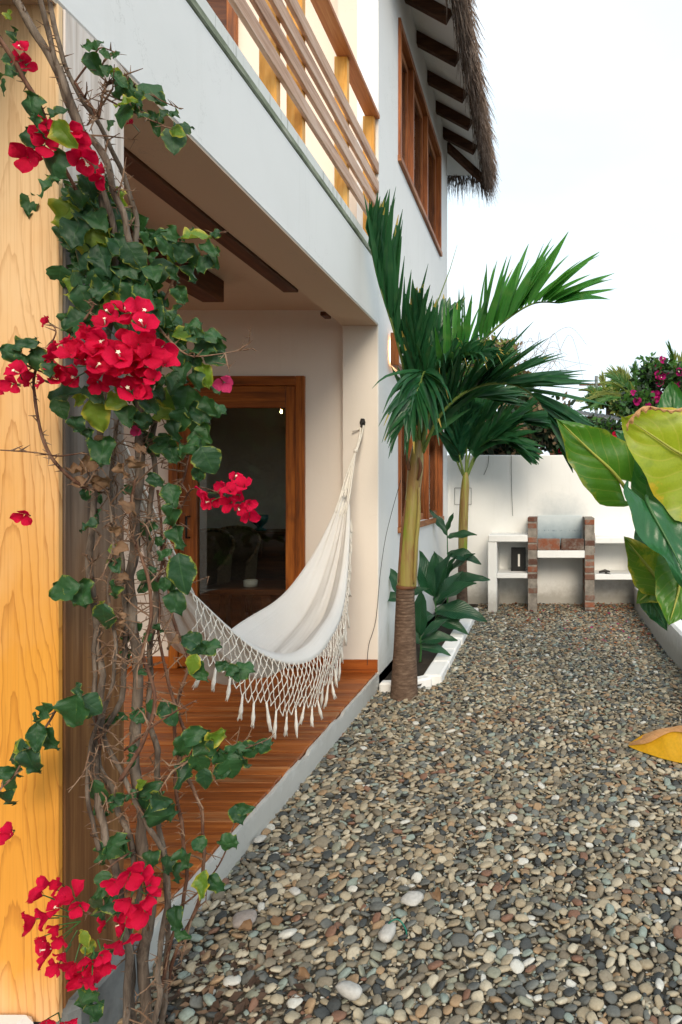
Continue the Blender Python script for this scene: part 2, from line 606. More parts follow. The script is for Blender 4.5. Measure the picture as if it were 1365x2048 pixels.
PEB = [(0.0, (0.060, 0.063, 0.062)), (0.08, (0.13, 0.13, 0.118)), (0.17, (0.24, 0.20, 0.145)), (0.29, (0.34, 0.27, 0.18)),
       (0.41, (0.19, 0.155, 0.112)), (0.50, (0.42, 0.345, 0.24)), (0.61, (0.27, 0.265, 0.20)), (0.70, (0.36, 0.235, 0.135)),
       (0.75, (0.17, 0.172, 0.155)), (0.82, (0.50, 0.43, 0.32)), (0.90, (0.26, 0.30, 0.26)), (0.945, (0.22, 0.115, 0.075)), (0.965, (0.60, 0.57, 0.51))]


PEB = [(p_, (c_[0] * 0.95, c_[1], c_[2] * 1.04)) for p_, c_ in PEB]


def pebble_material():
    t = NT('river_pebble')
    oi = t.n('ShaderNodeObjectInfo')
    c = t.ramp(oi.outputs['Random'], PEB, 'CONSTANT')
    v = t.coords((1, 1, 1), offset_random=30.0)
    n = t.noise(v, 2.6, 5, 0.6, 0.4)
    c = t.mix(t.maprange(n, 0.35, 0.7, 0.0, 0.5), c, t.mix(1.0, c, (0.55, 0.52, 0.47, 1), 'MULTIPLY'))
    n2 = t.noise(v, 14, 4, 0.7)
    c = t.mix(t.maprange(n2, 0.6, 0.8, 0.0, 0.35), c, (0.5, 0.48, 0.42, 1))
    return t.pbr(c, 0.72, n2, 0.15, 0.05, 0.3)


M['pebble'] = pebble_material()


def leaf_material(name, dark, light, edge=None, edge_from=0.72, veins=None, vein_n=7, vein_slant=1.4, transl=0.25, rough=0.42, vs=1.0, edge_s=3.5, spots=None, patch=None, patch_rng=(0.55, 0.7), patch_s=3.0, spec=0.45):
    """UV: x across (0.5 = midrib), y along the blade."""
    t = NT(name)
    uv = t.n('ShaderNodeUVMap')
    u, vv, _ = t.sep(uv.outputs[0])
    oi = t.n('ShaderNodeObjectInfo')
    au = t.math('MULTIPLY', t.math('ABSOLUTE', t.math('SUBTRACT', u, 0.5)), 2.0)
    n = t.noise(t.coords((1, 1, 1), offset_random=9.0), 28, 4, 0.6)
    c = t.mix(oi.outputs['Random'], dark, light)
    c = t.mix(t.maprange(n, 0.3, 0.75, 0.0, 0.45), c, light)
    if patch:
        pn = t.noise(t.coords((1, 1, 1), offset_random=9.0), patch_s, 4, 0.6, 0.4)
        c = t.mix(t.maprange(pn, patch_rng[0], patch_rng[1], 0.0, 0.9), c, patch)
    if edge:
        lowf = t.noise(t.coords((1, 1, 1), offset_random=9.0), edge_s, 3, 0.6)
        en = t.math('ADD', au, t.math('ADD', t.math('MULTIPLY', t.math('SUBTRACT', n, 0.5), 0.35), t.math('MULTIPLY', t.math('SUBTRACT', lowf, 0.5), 1.1)))
        r2 = t.math('MULTIPLY', oi.outputs['Random'], 0.12)
        c = t.mix(t.maprange(t.math('SUBTRACT', en, r2), edge_from, 0.98, 0.0, 0.9), c, edge)
    if spots:
        sn = t.noise(t.coords((1, 1, 1), offset_random=5.0), 16, 5, 0.75)
        c = t.mix(t.maprange(sn, 0.60, 0.70, 0.0, 0.55), c, spots)
        cell = t.noise(t.coords((1, 1, 1), offset_random=5.0), 60, 3, 0.6)
        c = t.mix(t.maprange(cell, 0.4, 0.7, 0.0, 0.3), c, (dark[0] * 0.5, dark[1] * 0.6, dark[2] * 0.5, 1))
    h = n
    if veins:
        mid = t.math('SUBTRACT', 1.0, t.math('MULTIPLY', au, 16.0), True)
        ph = t.math('FRACT', t.math('MULTIPLY', t.math('SUBTRACT', vv, t.math('MULTIPLY', au, 0.10 * vein_slant)), float(vein_n)))
        sv = t.math('SUBTRACT', 1.0, t.math('MULTIPLY', t.math('ABSOLUTE', t.math('SUBTRACT', ph, 0.5)), 15.0), True)
        ve = t.math('MAXIMUM', t.math('MULTIPLY', mid, 0.3 + 0.6 * vs), t.math('MULTIPLY', sv, 0.5 * vs))
        c = t.mix(ve, c, veins)
        h = t.math('ADD', t.math('MULTIPLY', t.math('COSINE', t.math('MULTIPLY', ph, 6.283)), 0.6 * vs), t.math('MULTIPLY', n, 0.5))
    tc = t.mix(0.6, c, (min(1, light[0] * 2.2 + 0.06), min(1, light[1] * 2.0 + 0.08), light[2] * 1.2, 1))
    return t.pbr(c, rough, h, 0.35, 0.006, spec, transl, tc)


M['vine_leaf'] = leaf_material('vine_leaf', (0.009, 0.045, 0.024, 1), (0.030, 0.105, 0.030, 1), (0.24, 0.28, 0.035, 1), 0.86, (0.07, 0.17, 0.05, 1), 5, 2.2, 0.20, 0.50, vs=0.18, spots=(0.07, 0.13, 0.03, 1))
M['vine_leaf_yellow'] = leaf_material('yellowing_vine_leaf', (0.06, 0.16, 0.020, 1), (0.16, 0.26, 0.030, 1), (0.50, 0.42, 0.04, 1), 0.55, (0.20, 0.28, 0.05, 1), 5, 2.2, 0.30, 0.42, vs=0.18)
M['vine_leaf_dry'] = leaf_material('dry_vine_leaf', (0.13, 0.075, 0.042, 1), (0.27, 0.165, 0.095, 1), (0.16, 0.08, 0.04, 1), 0.6, (0.20, 0.11, 0.06, 1), 5, 2.0, 0.15, 0.8, vs=0.18)
M['palm'] = leaf_material('palm_leaflet', (0.006, 0.046, 0.024, 1), (0.020, 0.105, 0.034, 1), None, 0.8, (0.05, 0.13, 0.05, 1), 1, 0.0, 0.22, 0.36)
M['palm_lit'] = leaf_material('lit_palm_leaflet', (0.022, 0.15, 0.035, 1), (0.075, 0.27, 0.050, 1), None, 0.8, (0.14, 0.28, 0.07, 1), 1, 0.0, 0.35, 0.38)  # light through the frond put into a brighter green
M['palm_tip'] = leaf_material('withered_leaflet_tip', (0.28, 0.26, 0.05, 1), (0.40, 0.30, 0.07, 1), None, 0.8, None, 1, 0, 0.25, 0.6)
M['canna'] = leaf_material('canna_leaf', (0.008, 0.052, 0.026, 1), (0.018, 0.085, 0.035, 1), None, 0.9, (0.03, 0.11, 0.05, 1), 16, 3.0, 0.18, 0.32)
M['ear_green'] = leaf_material('elephant_ear_green', (0.030, 0.135, 0.014, 1), (0.075, 0.215, 0.022, 1), (0.26, 0.28, 0.03, 1), 0.86, (0.27, 0.30, 0.06, 1), 7, 3.4, 0.35, 0.36, spots=(0.20, 0.20, 0.03, 1))
M['ear_dark'] = leaf_material('elephant_ear_dark', (0.010, 0.080, 0.034, 1), (0.024, 0.125, 0.042, 1), (0.13, 0.18, 0.02, 1), 0.93, (0.035, 0.13, 0.04, 1), 7, 3.4, 0.2, 0.30, spots=(0.05, 0.12, 0.03, 1))
M['ear_mid'] = leaf_material('elephant_ear_mid', (0.012, 0.095, 0.020, 1), (0.035, 0.15, 0.028, 1), (0.10, 0.2, 0.03, 1), 0.95, (0.10, 0.22, 0.05, 1), 7, 3.4, 0.30, 0.34, spots=(0.10, 0.18, 0.03, 1))
M['ear_yellow'] = leaf_material('elephant_ear_yellow', (0.26, 0.36, 0.022, 1), (0.38, 0.44, 0.030, 1), (0.60, 0.40, 0.03, 1), 0.88, (0.50, 0.46, 0.08, 1), 7, 3.4, 0.35, 0.40, patch=(0.14, 0.24, 0.02, 1), patch_s=4.0, spots=(0.40, 0.26, 0.04, 1))
M['ear_patch'] = leaf_material('elephant_ear_patched', (0.05, 0.15, 0.015, 1), (0.10, 0.20, 0.02, 1), (0.58, 0.42, 0.03, 1), 0.72, (0.30, 0.34, 0.08, 1), 7, 3.4, 0.35, 0.40, patch=(0.45, 0.38, 0.03, 1), patch_s=3.5, spots=(0.34, 0.24, 0.04, 1))
M['ear_dead'] = leaf_material('withered_elephant_ear', (0.72, 0.36, 0.012, 1), (0.80, 0.45, 0.02, 1), None, 0.9, (0.60, 0.30, 0.02, 1), 6, 2.0, 0.25, 0.5, spots=(0.45, 0.20, 0.03, 1))
M['ear_tan'] = leaf_material('dried_leaf_edge', (0.50, 0.25, 0.10, 1), (0.60, 0.34, 0.16, 1), None, 0.9, (0.34, 0.17, 0.07, 1), 9, 2.0, 0.15, 0.7, spots=(0.28, 0.13, 0.05, 1))
M['far_green'] = leaf_material('far_leaf', (0.022, 0.085, 0.022, 1), (0.075, 0.19, 0.038, 1), None, 0.9, None, 1, 0, 0.25, 0.5)
M['far_dark'] = leaf_material('far_dark_leaf', (0.010, 0.026, 0.014, 1), (0.028, 0.055, 0.022, 1), None, 0.9, None, 1, 0, 0.15, 0.6)
M['far_yellow'] = leaf_material('far_yellow_frond', (0.10, 0.16, 0.03, 1), (0.24, 0.27, 0.06, 1), None, 0.9, None, 1, 0, 0.3, 0.55)
M['far_dry'] = leaf_material('far_dry_leaf', (0.14, 0.09, 0.05, 1), (0.24, 0.17, 0.10, 1), None, 0.9, None, 1, 0, 0.1, 0.85)


def bract_material(name, a, b):
    t = NT(name)
    oi = t.n('ShaderNodeObjectInfo')
    uv = t.n('ShaderNodeUVMap')
    u, vv, _ = t.sep(uv.outputs[0])
    n = t.noise(t.coords(offset_random=9.0), 30, 3, 0.5)
    c = t.mix(oi.outputs['Random'], a, b)
    c = t.mix(t.maprange(n, 0.3, 0.7, 0, 0.4), c, b)
    au = t.math('ABSOLUTE', t.math('SUBTRACT', u, 0.5))
    ph = t.math('FRACT', t.math('MULTIPLY', t.math('SUBTRACT', vv, au), 6.0))
    sv = t.math('SUBTRACT', 1.0, t.math('MULTIPLY', t.math('ABSOLUTE', t.math('SUBTRACT', ph, 0.5)), 10.0), True)
    c = t.mix(t.maprange(vv, 0.45, 0.0, 0, 0.55), c, (a[0] * 0.55, a[1], a[2] * 0.6, 1))
    c = t.mix(t.math('MULTIPLY', sv, 0.22), c, (a[0] * 0.6, a[1], a[2], 1))
    return t.pbr(c, 0.6, t.math('ADD', n, t.math('MULTIPLY', sv, 0.6)), 0.6, 0.004, 0.25, 0.35, (min(1, b[0] * 1.1), b[1] * 0.8, b[2] * 0.9, 1))


M['bract'] = bract_material('crimson_bract', (0.58, 0.002, 0.040, 1), (0.84, 0.006, 0.075, 1))
M['bract_pink'] = bract_material('pink_bract', (0.55, 0.02, 0.13, 1), (0.75, 0.08, 0.22, 1))
M['bract_magenta'] = bract_material('magenta_bract', (0.38, 0.006, 0.13, 1), (0.58, 0.012, 0.22, 1))
M['petal_white'] = simple('cream_floret', (0.85, 0.80, 0.62), 0.6, 0.05)


def bark_material(name, a, b, c3, sc=1.0, rings=False):
    t = NT(name)
    v = t.coords((1, 1, 0.25))
    n = t.noise(v, 34 * sc, 6, 0.7, 0.6)
    c = t.ramp(n, [(0.32, a), (0.5, b), (0.70, c3)])
    blotch = t.noise(t.coords(), 9 * sc, 4, 0.6)
    c = t.mix(t.maprange(blotch, 0.55, 0.72, 0, 0.6), c, c3)
    return t.pbr(c, 0.85, n, 0.7, 0.008, 0.2)


M['stem'] = bark_material('vine_bark', (0.045, 0.032, 0.025), (0.13, 0.10, 0.078), (0.27, 0.22, 0.175))
M['stem_red'] = bark_material('young_vine_bark', (0.055, 0.025, 0.018), (0.14, 0.068, 0.044), (0.25, 0.15, 0.10))
M['twig'] = bark_material('dry_twig', (0.08, 0.045, 0.03), (0.20, 0.12, 0.075), (0.34, 0.24, 0.17))


def palm_trunk_material():
    t = NT('palm_trunk_bark')
    v = t.coords()
    x, y, z = t.sep(v)
    wz = t.math('ADD', z, t.math('MULTIPLY', t.noise(v, 5, 3), 0.03))
    ring = t.math('FRACT', t.math('MULTIPLY', wz, 42.0))
    rm = t.math('SUBTRACT', 1.0, t.math('MULTIPLY', t.math('ABSOLUTE', t.math('SUBTRACT', ring, 0.5)), 5.0), True)
    hi = t.maprange(z, 0.45, 0.72, 0.12, 0.75)
    n = t.noise(t.coords((1, 1, 3)), 20, 5, 0.65)
    c = t.ramp(n, [(0.3, (0.075, 0.048, 0.034)), (0.52, (0.135, 0.088, 0.062)), (0.75, (0.22, 0.16, 0.115))])
    c = t.mix(t.math('MULTIPLY', rm, hi), c, (0.055, 0.035, 0.024, 1))
    h = t.math('ADD', t.math('MULTIPLY', n, 0.7), t.math('MULTIPLY', t.math('MULTIPLY', rm, hi), -1.0))
    return t.pbr(c, 0.85, h, 0.55, 0.008, 0.2)


def crownshaft_material():
    t = NT('palm_crownshaft')
    f = t.noise(t.coords((1, 1, 0.05)), 38, 5, 0.6, 0.3)
    big = t.noise(t.coords((1.6, 1.6, 0.45)), 6, 4, 0.6)
    c = t.ramp(f, [(0.3, (0.20, 0.12, 0.045)), (0.5, (0.27, 0.21, 0.06)), (0.7, (0.30, 0.29, 0.075))])
    c = t.mix(t.maprange(big, 0.50, 0.66, 0, 0.85), c, (0.17, 0.26, 0.02, 1))
    c = t.mix(t.maprange(big, 0.44, 0.34, 0, 0.7), c, (0.22, 0.115, 0.05, 1))
    return t.pbr(c, 0.42, f, 0.25, 0.003, 0.4)


M['palm_trunk'] = palm_trunk_material()
M['crownshaft'] = crownshaft_material()
M['rachis'] = simple('palm_rachis', (0.13, 0.20, 0.045), 0.5, 0.3, 10)
M['petiole'] = simple('elephant_ear_petiole', (0.36, 0.38, 0.07), 0.45, 0.2, 8)
M['green_stem'] = simple('green_stem', (0.04, 0.13, 0.035), 0.45, 0.2, 8)
M['sheath'] = simple('dried_leaf_sheath', (0.17, 0.075, 0.035), 0.7, 0.4, 14)


def thatch_material():
    t = NT('palm_thatch')
    n = t.noise(t.coords((1, 1, 0.4)), 26, 5, 0.7)
    c = t.ramp(n, [(0.28, (0.05, 0.034, 0.026)), (0.48, (0.17, 0.122, 0.096)), (0.68, (0.38, 0.31, 0.26))])
    return t.pbr(c, 0.9, n, 0.6, 0.01, 0.15)


M['thatch'] = thatch_material()


def cloth_material():
    t = NT('hammock_cotton')
    uv = t.n('ShaderNodeUVMap')
    u, vv, _ = t.sep(uv.outputs[0])
    weave = t.noise(t.coords(), 260, 2, 0.5)
    stripe = t.noise(None, 1.0, 3, 0.6)
    nn = stripe.node
    cmb = t.n('ShaderNodeCombineXYZ')
    t.l(t.math('MULTIPLY', u, 38.0), cmb.inputs[0]); t.l(t.math('MULTIPLY', vv, 2.0), cmb.inputs[1])
    t.l(cmb.outputs[0], nn.inputs['Vector'])
    soft = t.noise(t.coords(), 4, 3)
    c = t.mix(t.maprange(soft, 0.4, 0.7, 0, 0.4), (0.86, 0.85, 0.83, 1), (0.78, 0.75, 0.70, 1))
    h = t.math('ADD', t.math('MULTIPLY', weave, 0.25), stripe)
    return t.pbr(c, 0.92, h, 0.6, 0.010, 0.1, 0.25, (0.8, 0.72, 0.6, 1))


M['cloth'] = cloth_material()


def lamp_material(name, col, strength):
    t = NT(name)
    e = t.n('ShaderNodeEmission')
    e.inputs[0].default_value = col
    e.inputs[1].default_value = strength
    t.l(e.outputs[0], t.out.inputs['Surface'])
    return t.m


M['bulb'] = lamp_material('warm_bulb', (1.0, 0.50, 0.14, 1), 110.0)
M['glow'] = lamp_material('warm_lamp_glow', (1.0, 0.60, 0.32, 1), 7.0)

# ------------------------------------------------------------------ ground and gravel
XW = -1.21                  # plane of the house side wall, porch edge and balcony front
YF = 5.04                   # front face of the corner pier
YD = 5.16                   # porch back wall with the door
YB = 8.69                   # garden wall
DECK = 0.155

g = MB()
g.add([(-60, -40, -0.03), (60, -40, -0.03), (60, 160, -0.03), (-60, 160, -0.03)], [(0, 1, 2, 3)])
ground = struct(g.build('ground', M['soil']))

BED = [(-1.21, 5.0), (-1.05, 5.02), (-0.86, 5.20), (-0.83, 8.62), (-1.21, 8.66)]
gv = MB()
nx, ny = 40, 100
for j in range(ny + 1):
    for i in range(nx + 1):
        x = -1.24 + (2.6) * i / nx
        y = -0.6 + (YB + 0.6) * j / ny
        z = 0.004 + 0.012 * mnoise.noise(Vector((x * 1.7, y * 1.7, 0))) + max(0, y - 7.9) * 0.05
        gv.v.append((x, y, z))
for j in range(ny):
    for i in range(nx):
        a = j * (nx + 1) + i
        gv.f.append((a, a + 1, a + nx + 2, a + nx + 1)); gv.mi.append(0)
gravel_bed = struct(gv.build('gravel_yard', M['ground'], smooth=True))


def pebble_mesh(k):
    bm = bmesh.new()
    bmesh.ops.create_icosphere(bm, subdivisions=2, radius=1.0)
    rr = random.Random(100 + k)
    sy, sz = rr.uniform(0.50, 0.88), rr.uniform(0.22, 0.38)
    off = Vector((rr.uniform(-9, 9), rr.uniform(-9, 9), rr.uniform(-9, 9)))
    angular = k >= 8
    for v in bm.verts:
        d = v.co.normalized()
        q = 1 + (0.42 if angular else 0.30) * mnoise.noise(d * 0.9 + off) + (0.22 if angular else 0.05) * mnoise.noise(d * 2.2 + off)
        p = d * q
        e = 0.72
        p = Vector((math.copysign(abs(p.x) ** e, p.x), math.copysign(abs(p.y) ** e, p.y), p.z))
        v.co = Vector((p.x, p.y * sy, p.z * sz * (1.25 if angular else 1)))
    me = bpy.data.meshes.new('pebble')
    bm.to_mesh(me)
    bm.free()
    me.polygons.foreach_set('use_smooth', [True] * len(me.polygons))
    me.materials.append(M['pebble'])
    return me


PEBBLES = [pebble_mesh(k) for k in range(12)]
rng = np.random.default_rng(5)


def gravel_height(x, y):
    return max(0, y - 7.9) * 0.05


def in_bed(x, y):
    return x < -0.80 and y > 5.12


def allowed(x, y):
    if in_bed(x, y) or (x > 1.14 and y > 4):
        return False
    if (x + 1.0) ** 2 + (y - 1.72) ** 2 < 0.10 and rng.random() < 0.75:      # bare soil round the vine's foot
        return False
    return True


def scatter(n, y0, y1, smin, smax, zlo, zhi):
    out = []
    while len(out) < n:
        x = rng.uniform(-1.23, 1.22)
        y = rng.uniform(y0, y1)
        if not allowed(x, y):
            continue
        s = smin + (smax - smin) * rng.random() ** 2.2
        out.append((x, y, gravel_height(x, y) + rng.uniform(zlo, zhi), s, rng.normal(0, 0.35), rng.normal(0, 0.35), rng.uniform(0, 6.283)))
    return out


grid = {}


def top_layer(n_try, y0, y1, smin, smax, power):
    """Pebbles lying side by side: each keeps clear of its neighbours, so dark gaps stay between them."""
    out = []
    cell = 0.06
    sizes = sorted((smin + (smax - smin) * rng.random(n_try) ** power).tolist(), reverse=True)
    xs, ys_ = rng.uniform(-1.23, 1.22, n_try), rng.uniform(y0, y1, n_try)
    for s, x, y in zip(sizes, xs.tolist(), ys_.tolist()):
        cx, cy = int(math.floor(x / cell)), int(math.floor(y / cell))
        ok = True
        for i in (-1, 0, 1):
            for j in (-1, 0, 1):
                for (a, b, q) in grid.get((cx + i, cy + j), ()):
                    if (a - x) ** 2 + (b - y) ** 2 < (0.74 * (s + q)) ** 2:
                        ok = False
                        break
                if not ok:
                    break
            if not ok:
                break
        if not ok or not allowed(x, y):
            continue
        grid.setdefault((cx, cy), []).append((x, y, s))
        lump = 0.006 * mnoise.noise(Vector((x * 6, y * 6, 3)))
        out.append((x, y, gravel_height(x, y) + 0.017 + lump + rng.uniform(-0.003, 0.005), s, rng.normal(0, 0.30), rng.normal(0, 0.30), rng.uniform(0, 6.283)))
    return out


# the 300 pebbles that show largest are laid first, each its own piece of the yard
cnt = 0
while cnt < 300:
    y = 1.80 + 2.4 * rng.random() ** 1.4
    xl, xr = max(-1.18, (330 - VPX) * y / FPX), min(1.1, (1365 - VPX) * y / FPX)
    x = rng.uniform(xl, xr)
    if (x + 1.0) ** 2 + (y - 1.72) ** 2 < 0.05:
        continue
    s = rng.uniform(0.019, 0.026) if rng.random() < 0.92 else rng.uniform(0.026, 0.034)
    cx, cy = int(math.floor(x / 0.06)), int(math.floor(y / 0.06))
    if any((a - x) ** 2 + (b - y) ** 2 < (0.85 * (s + q)) ** 2 for i in (-1, 0, 1) for j in (-1, 0, 1) for a, b, q in grid.get((cx + i, cy + j), ())):
        continue
    grid.setdefault((cx, cy), []).append((x, y, s))
    k = int(rng.integers(0, 8)) if rng.random() < 0.88 else int(rng.integers(8, 12))
    mw = Matrix.Translation((x, y, 0.020 + rng.uniform(0, 0.006))) @ Matrix.Rotation(rng.uniform(0, 6.28), 4, 'Z') @ Matrix.Rotation(rng.normal(0, 0.22), 4, 'X') @ Matrix.Rotation(rng.normal(0, 0.22), 4, 'Y') @ Matrix.Diagonal((s, s, s, 1))
    link('pebble', PEBBLES[k], gravel_bed, mw)
    cnt += 1
pts = scatter(5000, -0.4, 1.6, 0.008, 0.022, 0.0, 0.010)
pts += scatter(15000, 1.6, 4.2, 0.006, 0.018, 0.0, 0.012)
pts += scatter(16000, 4.2, 8.66, 0.007, 0.020, 0.0, 0.010)
pts += top_layer(14000, -0.4, 1.6, 0.0075, 0.027, 1.6)
pts += top_layer(95000, 1.6, 4.2, 0.0050, 0.024, 2.0)
pts += top_layer(90000, 4.2, 8.66, 0.0060, 0.023, 1.6)
proto_col = bpy.data.collections.new('pebble_shapes')
for k, me in enumerate(PEBBLES):
    po = bpy.data.objects.new('pebble_shape', me)
    proto_col.objects.link(po)
pm = bpy.data.meshes.new('gravel')
pm.from_pydata([p[:3] for p in pts], [], [])
at = pm.attributes.new('rot', 'FLOAT_VECTOR', 'POINT')
at.data.foreach_set('vector', np.array([[p[4], p[5], p[6]] for p in pts], dtype=np.float32).ravel())
at = pm.attributes.new('scl', 'FLOAT', 'POINT')
at.data.foreach_set('value', np.array([p[3] for p in pts], dtype=np.float32))
at = pm.attributes.new('pick', 'INT', 'POINT')
at.data.foreach_set('value', rng.choice(12, len(pts), p=[0.105] * 8 + [0.04] * 4).astype(np.int32))
gravel = link('gravel', pm)
gravel['kind'] = 'stuff'
tag(gravel, 'grey, tan and greenish river pebbles covering the yard', 'gravel')
ng = bpy.data.node_groups.new('scatter_pebbles', 'GeometryNodeTree')
ng.interface.new_socket('Geometry', in_out='INPUT', socket_type='NodeSocketGeometry')
ng.interface.new_socket('Geometry', in_out='OUTPUT', socket_type='NodeSocketGeometry')
gi = ng.nodes.new('NodeGroupInput'); go = ng.nodes.new('NodeGroupOutput')
iop = ng.nodes.new('GeometryNodeInstanceOnPoints')
ci = ng.nodes.new('GeometryNodeCollectionInfo')
ci.inputs['Collection'].default_value = proto_col
ci.inputs['Separate Children'].default_value = True
ci.inputs['Reset Children'].default_value = True
iop.inputs['Pick Instance'].default_value = True


def named(nm, typ):
    n_ = ng.nodes.new('GeometryNodeInputNamedAttribute')
    n_.data_type = typ
    n_.inputs['Name'].default_value = nm
    return n_.outputs['Attribute']


ng.links.new(gi.outputs[0], iop.inputs['Points'])
ng.links.new(ci.outputs[0], iop.inputs['Instance'])
ng.links.new(named('pick', 'INT'), iop.inputs['Instance Index'])
ng.links.new(named('rot', 'FLOAT_VECTOR'), iop.inputs['Rotation'])
ng.links.new(named('scl', 'FLOAT'), iop.inputs['Scale'])
ng.links.new(iop.outputs[0], go.inputs[0])
gm = gravel.modifiers.new('scatter', 'NODES')
gm.node_group = ng

# ------------------------------------------------------------------ the house
house = thing('house', 'white two-storey villa with wooden porch, balcony railing and thatched eaves', 'house', (-1.9, 5.0, 0))

# porch floor: plinth and planks running across
bx('porch_plinth', M['plinth'], house, -4.6, XW, 0.9, 9.0, -0.02, DECK - 0.028)
m = MB()
ys = np.arange(1.15, 5.35, 0.22)
# thin plastered lip along the porch edge, chipped on top
lipv, lipf = [], []
nl = 120
for i in range(nl + 1):
    y = 1.0 + (YF - 1.0) * i / nl
    zt = DECK - 0.010 + 0.008 * mnoise.noise(Vector((y * 9, 3, 1))) - (0.014 if mnoise.noise(Vector((y * 5, 8, 2))) > 0.35 else 0)
    lipv += [(XW + 0.004, y, 0.05), (XW + 0.004, y, zt), (XW - 0.016, y, zt), (XW - 0.016, y, 0.05)]
for i in range(nl):
    for k in range(3):
        a = i * 4 + k
        lipf.append((a, a + 1, a + 5, a + 4))
m.add(lipv, lipf)
m.build('porch_edge', M['plinth'], house)
floor = bx('porch_floor', M['wood_beam'], house, -4.5, XW - 0.02, 1.0, YD, DECK - 0.026, DECK - 0.020)
pw = 0.092
y = 1.02
k = 0
while y < YD - 0.01:
    y2 = min(y + pw - 0.004, YD - 0.004)
    # each course is two boards end to end
    split = -2.55 + 0.9 * math.sin(k * 2.4)
    bx('plank', M['deck'], floor, -4.4, split - 0.002, y, y2, DECK - 0.018, DECK + rnd.uniform(-0.0015, 0.0015), bevel=0.0015)
    bx('plank', M['deck'], floor, split + 0.002, XW - 0.018 + rnd.uniform(-0.003, 0.003), y, y2, DECK - 0.018, DECK + rnd.uniform(-0.0015, 0.0015), bevel=0.0015)
    y += pw
    k += 1

# porch back wall (door opening), pier, ceiling
DX0, DX1, DZT = -2.815, -1.79, 2.36
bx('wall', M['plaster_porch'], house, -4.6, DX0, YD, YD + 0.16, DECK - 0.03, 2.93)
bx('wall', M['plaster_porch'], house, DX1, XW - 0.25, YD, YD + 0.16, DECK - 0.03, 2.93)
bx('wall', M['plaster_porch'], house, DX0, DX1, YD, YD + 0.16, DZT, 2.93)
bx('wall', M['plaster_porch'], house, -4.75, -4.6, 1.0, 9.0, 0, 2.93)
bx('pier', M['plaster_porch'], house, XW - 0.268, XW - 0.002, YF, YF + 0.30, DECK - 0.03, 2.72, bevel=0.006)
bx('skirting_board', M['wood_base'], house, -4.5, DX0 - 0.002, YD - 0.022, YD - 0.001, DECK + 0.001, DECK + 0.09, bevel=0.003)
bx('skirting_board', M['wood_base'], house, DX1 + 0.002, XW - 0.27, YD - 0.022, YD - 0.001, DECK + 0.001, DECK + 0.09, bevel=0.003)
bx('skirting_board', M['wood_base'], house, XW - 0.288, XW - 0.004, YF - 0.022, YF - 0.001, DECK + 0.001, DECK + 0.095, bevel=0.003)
bx('porch_ceiling', M['plaster_shade'], house, -4.6, XW - 0.27, 0.9, YD, 2.86, 2.93)

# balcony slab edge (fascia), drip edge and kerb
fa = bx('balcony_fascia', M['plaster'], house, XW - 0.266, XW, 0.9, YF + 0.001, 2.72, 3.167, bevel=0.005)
bx('beam_soffit_shade', M['plaster_shade'], house, XW - 0.266, XW - 0.004, 0.9, YF - 0.003, 2.713, 2.7195)  # thin tan sheet carrying the shade under the beam as colour
bx('drip_edge', M['trim'], house, XW - 0.05, XW + 0.008, 0.9, YF - 0.002, 3.168, 3.204, bevel=0.005)
bx('balcony_kerb', M['kerb'], house, XW - 0.26, XW - 0.002, 0.9, YF - 0.002, 3.205, 3.272, bevel=0.006)
bx('balcony_floor', M['plaster'], house, -4.6, XW - 0.262, 0.9, 5.3, 2.94, 3.10)

# ceiling beams, running along the porch
bx('ceiling_beam', M['wood_beam'], house, -1.575, -1.482, 0.95, 4.15, 2.70, 2.855, bevel=0.004)
bx('ceiling_beam', M['wood_beam'], house, -1.53, -1.484, 4.70, 4.80, 2.702, 2.73, bevel=0.004)
bx('ceiling_beam', M['wood_beam'], house, -2.20, -2.06, 0.95, 4.42, 2.715, 2.855, bevel=0.004)
bx('ceiling_beam', M['wood_beam'], house, -3.0, -2.86, 0.95, 4.42, 2.715, 2.855, bevel=0.004)

# corner post of the porch
post = bx('porch_post', M['wood_beam'], house, XW - 0.25, XW - 0.016, 1.726, 1.96, 0.17, 2.718)
bx('front_board', M['col_front'], post, XW - 0.268, XW - 0.001, 1.706, 1.7255, 0.168, 2.7185, bevel=0.003)
bx('side_board', M['col_side'], post, XW - 0.0155, XW + 0.0015, 1.727, 1.974, 0.168, 2.7185, bevel=0.003)
bx('rear_board', M['col_side'], post, XW - 0.268, XW - 0.017, 1.961, 1.974, 0.168, 2.7185, bevel=0.003)
m = MB()
m.box(XW - 0.42, XW - 0.045, 1.40, 1.704, 0.0, 0.205)
m.box(XW - 0.42, XW - 0.10, 1.705, 2.05, 0.0, 0.167)
m.build('post_footing', M['plaster'], house, bevel=0.02)
bx('post_footing', M['concrete'], house, XW - 0.096, XW + 0.035, 1.72, 2.02, 0.0, 0.20, bevel=0.02)

# door
door = bx('door', M['wood_door'], house, DX1 - 0.068, DX1, YD - 0.028, YD + 0.08, DECK, DZT, bevel=0.004)
bx('casing', M['wood_door'], door, DX0, DX0 + 0.068, YD - 0.028, YD + 0.08, DECK, DZT, bevel=0.004)
bx('casing', M['wood_door_h'], door, DX0 + 0.0685, DX1 - 0.0685, YD - 0.027, YD + 0.08, DZT - 0.072, DZT - 0.001, bevel=0.004)
bx('stile', M['wood_door'], door, DX1 - 0.150, DX1 - 0.070, YD - 0.004, YD + 0.045, DECK + 0.01, DZT - 0.074, bevel=0.004)
bx('stile', M['wood_door'], door, DX0 + 0.070, DX0 + 0.205, YD - 0.004, YD + 0.045, DECK + 0.01, DZT - 0.074, bevel=0.004)
bx('rail', M['wood_door_h'], door, DX0 + 0.206, DX1 - 0.151, YD - 0.004, YD + 0.045, DZT - 0.238, DZT - 0.074, bevel=0.004)
